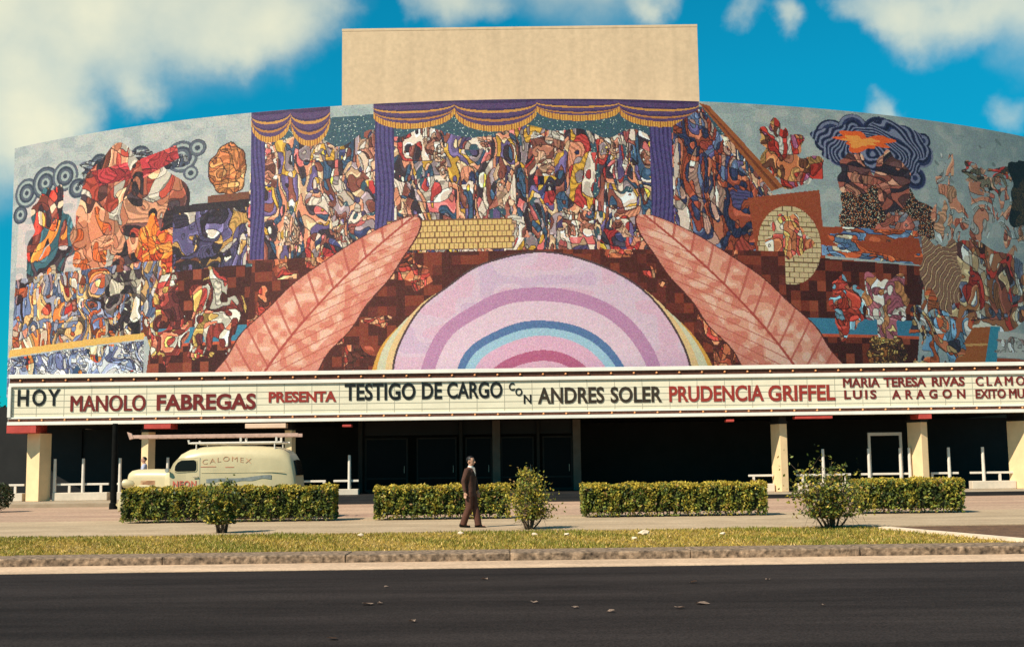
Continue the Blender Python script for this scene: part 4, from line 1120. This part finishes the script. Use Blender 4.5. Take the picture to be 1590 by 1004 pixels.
person('person', (mp_.x, mp_.y, 0), R_(-22), 'man in a brown suit and white shirt walking on the pavement before the hedge', 'suit', 'trousers',
       {'arm': {-1: ((-.08, -.235, 1.13), (-.04, -.24, .87), (.05, 0, -1)), 1: ((.02, .235, 1.13), (.10, .22, .88), (.15, 0, -1))},
        'leg': {-1: ((-.0, -.085, .49), (-.17, -.085, .10)), 1: ((.09, .085, .50), (.17, .085, .08))}})
p2 = gnd(224, 786, -.03)
pp2 = person('person', (at(224, 727, 52.5).x, 52.5, .15), R_(195), 'dark haired person in a pale shirt standing behind the van bonnet', 'shirt', 'trousers',
       {'arm': {-1: ((.06, -.25, 1.16), (.26, -.14, 1.12), (1, .3, .1)), 1: ((.06, .25, 1.16), (.26, .14, 1.12), (1, -.3, .1))},
        'leg': {-1: ((.02, -.09, .49), (0, -.09, .085)), 1: ((.02, .09, .49), (0.02, .09, .085))}})

pp2.scale = (1.06, 1.06, 1.06)
# ------------------------------------------------------------------ hedges and shrubs
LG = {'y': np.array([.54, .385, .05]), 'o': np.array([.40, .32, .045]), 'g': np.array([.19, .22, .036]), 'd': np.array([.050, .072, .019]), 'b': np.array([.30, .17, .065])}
def hedge(name, xa, xb, y0, y1, z1, label, seed, gaps=(), warm=.0):
    rs = np.random.default_rng(seed)
    root = thing(name, ((xa + xb) / 2, (y0 + y1) / 2, 0), label, 'hedge', 'clipped hedges along the pavement')
    off = tuple(root.location)
    L, W = xb - xa, y1 - y0
    n = int((L * z1 * 2 + L * W + W * z1 * 2) * 1150)
    side = rs.random(n) * (L * z1 * 2 + L * W + W * z1 * 2)
    P = np.empty((n, 3))
    u, v = rs.random(n), rs.random(n); dp = np.abs(rs.normal(0, .07, n))
    f1 = side < L * z1; f2 = (side >= L * z1) & (side < L * z1 + L * W); f3 = (side >= L * z1 + L * W) & (side < 2 * L * z1 + L * W); f4 = ~(f1 | f2 | f3)
    P[:, 0] = xa + u * L; P[:, 1] = y0 + v * W; P[:, 2] = .04 + v * (z1 - .04)
    P[f1, 1] = (y0 + dp)[f1]; P[f3, 1] = (y1 - dp)[f3]
    P[f2, 2] = (z1 - dp)[f2]
    lr_ = rs.random(n) < .5
    P[f4, 1] = y0 + u[f4] * W
    P[f4 & lr_, 0] = (xa + dp)[f4 & lr_]; P[f4 & ~lr_, 0] = (xb - dp)[f4 & ~lr_]
    c1 = clump(P, 2.6, seed * 1.3); c2 = clump(P * np.array([1.9, .6, .45]), 3.0, seed * .7)
    P[:, 1] -= .06 * c1 * f1; P[:, 2] += (.075 * c1 + .03 * clump(P, 7, seed) - .02) * (P[:, 2] > z1 * .8)
    # round the upper edge and thin out the vertical clefts between bushes
    edge = np.clip((P[:, 2] - z1 + .16) / .16, 0, 1) * np.clip(1 - (P[:, 1] - y0) / .2, 0, 1)
    P[:, 1] += .06 * edge; P[:, 2] -= .05 * edge
    keep = rs.random(n) < np.where(c2 < -.34, .22, 1.0)
    keep &= rs.random(n) < np.clip(.35 + P[:, 2] / z1 * 1.6, 0, 1)
    P, c1, c2 = P[keep], c1[keep], c2[keep]; n = len(P)
    h = P[:, 2] / z1
    t = np.clip(.44 + .42 * c1 + .34 * c2 + warm + rs.normal(0, .2, n), 0, 1)
    pal = np.where((t > .72)[:, None], LG['o'], np.where((t > .36)[:, None], LG['g'], LG['d']))
    new = rs.random(n) < np.clip((h - .80) * 3.4 + .06 + .30 * np.clip(c1 + .6 * c2, 0, 1) + warm * .6, 0, .85)     # fresh yellow growth, with sunlight painted into the leaves of the clipped top
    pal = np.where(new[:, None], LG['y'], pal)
    pal = np.where((rs.random(n) < .05)[:, None], LG['b'], pal)
    pal = pal * (.65 + .7 * rs.random((n, 1)))
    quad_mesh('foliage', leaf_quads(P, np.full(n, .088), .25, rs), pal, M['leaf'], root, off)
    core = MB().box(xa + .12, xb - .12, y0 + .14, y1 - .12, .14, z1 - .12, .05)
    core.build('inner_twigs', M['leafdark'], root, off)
    stm = MB()
    x = xa + .15
    while x < xb - .1:
        yy = y0 + rs.uniform(.12, .45)
        stm.tube([(x, yy, -.03), (x + rs.uniform(-.04, .04), yy, .2), (x + rs.uniform(-.08, .08), yy, .42)], [.016, .013, .009], 5)
        x += rs.uniform(.13, .3)
    stm.build('stems', M['bark'], root, off)
    return root
YH = gnd(795, 805, 0).y
def hx(p, y=None): return at(p, 780, YH + .05).x
hz = .98
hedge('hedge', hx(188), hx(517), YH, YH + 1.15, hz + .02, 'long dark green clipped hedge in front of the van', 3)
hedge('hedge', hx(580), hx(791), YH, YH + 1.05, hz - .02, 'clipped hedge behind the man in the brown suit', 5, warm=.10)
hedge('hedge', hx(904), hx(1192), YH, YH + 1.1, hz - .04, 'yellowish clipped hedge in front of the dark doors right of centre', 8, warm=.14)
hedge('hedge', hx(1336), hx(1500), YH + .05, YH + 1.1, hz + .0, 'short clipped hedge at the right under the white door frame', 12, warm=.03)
def shrub(base, w, h, label, seed, n, shape_, warm=.0, stems=7, size=.07):
    rs = np.random.default_rng(seed)
    root = thing('shrub', base, label, 'shrub', 'young shrubs on the verge')
    P = []; st_ = MB()
    for k in range(stems):
        an = rs.uniform(0, 2 * math.pi); lean = rs.uniform(.1, 1.0)
        hh_ = h * rs.uniform(.62, 1.0)
        prof = shape_
        pts = []; dx, dy = math.cos(an) * w * .5 * lean, math.sin(an) * w * .5 * lean
        if k == 0: dx = dy = 0; hh_ = h
        for q in (0, .25, .5, .75, 1):
            s_ = prof(q)
            pts.append(Vector((dx * s_ + rs.normal(0, .02), dy * s_ + rs.normal(0, .02), hh_ * q)))
        st_.tube(pts, [.026, .019, .014, .010, .006], 5)
        for q in np.linspace(.2, 1, 9):
            i = min(3, int(q * 4)); f_ = q * 4 - i
            c = pts[i].lerp(pts[i + 1], f_)
            m = max(1, int(n / stems / 9))
            r = w * .20 * (.5 + prof(q) * .7)
            tips = rs.normal(size=(3, 3)) * r * .6
            for tp in tips:
                st_.tube([c, c + Vector(tp)], [.006, .003], 4)
                k2 = m // 3 + 1
                P.append(np.array(c)[None] + np.array(tp)[None] * rs.random((k2, 1)) * 1.3 + rs.normal(size=(k2, 3)) * r * .33)
    P = np.concatenate(P); P = P[P[:, 2] > .26]
    n_ = len(P); c1 = clump(P, 4.5, seed)
    t = np.clip(.45 + .4 * c1 + warm + rs.normal(0, .25, n_), 0, 1)
    pal = np.where((t > .8)[:, None], LG['y'], np.where((t > .55)[:, None], LG['o'], np.where((t > .28)[:, None], LG['g'], LG['d'])))
    pal = np.where((rs.random(n_) < .07)[:, None], LG['b'], pal) * (.65 + .7 * rs.random((n_, 1)))
    quad_mesh('foliage', leaf_quads(P, np.full(n_, size), .2, rs), pal, M['leaf'], root)
    st_.build('stems', M['bark'], root)
    return root
b1 = gnd(346, 829, -.03); shrub(b1, .85, 1.16, 'dark green shrub on a short stem before the long left hedge', 21, 5200, lambda q: min(1, .25 + 1.0 * q), -.06, 11, .085)
b2 = gnd(822, 823, -.03); shrub(b2, 1.25, 1.30, 'yellow green loose shrub beside the man, at the hedge end', 22, 4200, lambda q: min(1.0, .2 + 2.0 * q) if q < .6 else 1.25 - .55 * q, .12, 9)
b3 = gnd(1293, 820, -.03); shrub(b3, 1.6, 1.22, 'sparse twiggy shrub with leaning branches near the right hedge', 23, 4000, lambda q: min(1, .3 + 1.2 * q), -.02, 11, .085)
# clump at the left edge and dark trees beyond
hl_ = at(6, 770, 46)
rs_ = np.random.default_rng(40)
lh = thing('bush', (hl_.x - .55, 46, 0), 'dark rounded bush at the left edge in front of the first column', 'bush')
Pp = rs_.normal(size=(2600, 3)); Pp /= np.linalg.norm(Pp, axis=1)[:, None]; Pp *= rs_.uniform(.72, 1.05, (2600, 1)); Pp = Pp * np.array([.85, .8, .58]) + np.array([0, 0, .56])
quad_mesh('foliage', leaf_quads(Pp, np.full(2600, .1), .2, rs_), np.where((rs_.random(2600) < .2)[:, None], LG['b'] * .4, LG['d'] * .7) * (.6 + .6 * rs_.random((2600, 1))), M['leaf'], lh)
bs = MB()
for k in range(9): bs.tube([(0, 0, -.03), (rs_.normal(0, .2), rs_.normal(0, .2), .4), (rs_.normal(0, .45), rs_.normal(0, .4), .9)], [.03, .02, .008], 5)
bs.build('stems', M['bark'], lh)
def tree(x, y, h, r, label, seed, n=9000, trunk=.25):
    rs = np.random.default_rng(seed)
    root = thing('tree', (x, y, -.35), label, 'tree', 'trees beyond the left end of the theatre')
    tb_ = MB(); tb_.tube([(0, 0, 0), (.1, .05, h * .35), (.05, -.1, h * .75)], [trunk, trunk * .75, trunk * .3], 9)
    P = []
    for k in range(26):
        an = rs.uniform(0, 6.28); q = rs.uniform(.12, .95)
        rr = r * math.sqrt(max(.05, 1 - (2 * q - 1.0) ** 2)) * rs.uniform(.4, .95)
        c = Vector((math.cos(an) * rr, math.sin(an) * rr, h * (.12 + .85 * q)))
        tb_.tube([(0.05, 0, c.z * .72), c * .5 + Vector((0, 0, c.z * .42)), c], [trunk * .3, trunk * .16, .02], 5)
        m = n // 26
        d = rs.normal(size=(m, 3)); P.append(np.array(c)[None] + d * r * .2 * rs.uniform(.8, 1.2))
    P = np.concatenate(P); P = P[P[:, 2] > .3]; m = len(P)
    c1 = clump(P, 1.2, seed)
    t = np.clip(.3 + .4 * c1 + rs.normal(0, .2, m), 0, 1)
    pal = np.where((t > .62)[:, None], LG['g'] * .5, LG['d'] * .7) * (.5 + .6 * rs.random((m, 1)))
    quad_mesh('crown', leaf_quads(P, np.full(m, .28), .2, rs), pal, M['leaf'], root)
    tb_.build('trunk', M['bark'], root)
tlx = at(0, 640, 66).x
tree(tlx - 1.0, 67, 4.75, 2.1, 'dark low tree beyond the left end of the marquee', 61, 9000)
tree(tlx - 4.6, 70, 5.4, 2.6, 'taller dark tree farther left beyond the marquee', 62, 9000)

# ------------------------------------------------------------------ small things on the ground
spots = [(570, 938, .16), (752, 899, .14), (1090, 937, .17), (516, 992, .13), (590, 937, .09), (948, 950, .10), (1055, 944, .12), (1076, 904, .14), (600, 911, .08), (893, 943, .1), (830, 936, .1), (640, 965, .09), (1192, 900, .08), (1278, 940, .07)]
for i, (px, py, s) in enumerate(spots):
    q = gnd(px, py, -.145)
    rs = random.Random(i)
    m = MB(); pts = []
    nn = 7
    top = [m.bm.verts.new((math.cos(2 * math.pi * k / nn) * s * rs.uniform(.35, .6), math.sin(2 * math.pi * k / nn) * s * rs.uniform(.25, .5), rs.uniform(.004, .035))) for k in range(nn)]
    cvt = m.bm.verts.new((0, 0, .012))
    for k in range(nn): m.bm.faces.new((top[k], top[(k + 1) % nn], cvt))
    bmesh.ops.solidify(m.bm, geom=list(m.bm.faces), thickness=.003)
    o = m.build('litter', M['litter'])
    o.location = q
    tag(o, 'pale curled scrap of litter lying on the dark road', 'litter', 'scraps of litter on the road')
for i, (px, py, s) in enumerate([(1000, 829, .10), (985, 836, .05), (880, 830, .05), (1122, 829, .05), (560, 831, .05), (715, 828, .05), (830, 830, .05)]):
    q = gnd(px, py, 0)
    rs = random.Random(100 + i)
    m = MB()
    bmesh.ops.create_icosphere(m.bm, subdivisions=2, radius=s)
    for v in m.bm.verts: v.co = Vector((v.co.x * 1.3, v.co.y, v.co.z * .7)) * (1 + .22 * math.sin(v.co.x * 60 + i) * math.cos(v.co.z * 70))
    o = m.build('stone', M['edging'], None, None, 30)
    o.location = (q.x, q.y, s * .3)
    tag(o, 'pale stone lying in the dry grass of the verge', 'stone', 'stones in the grass')
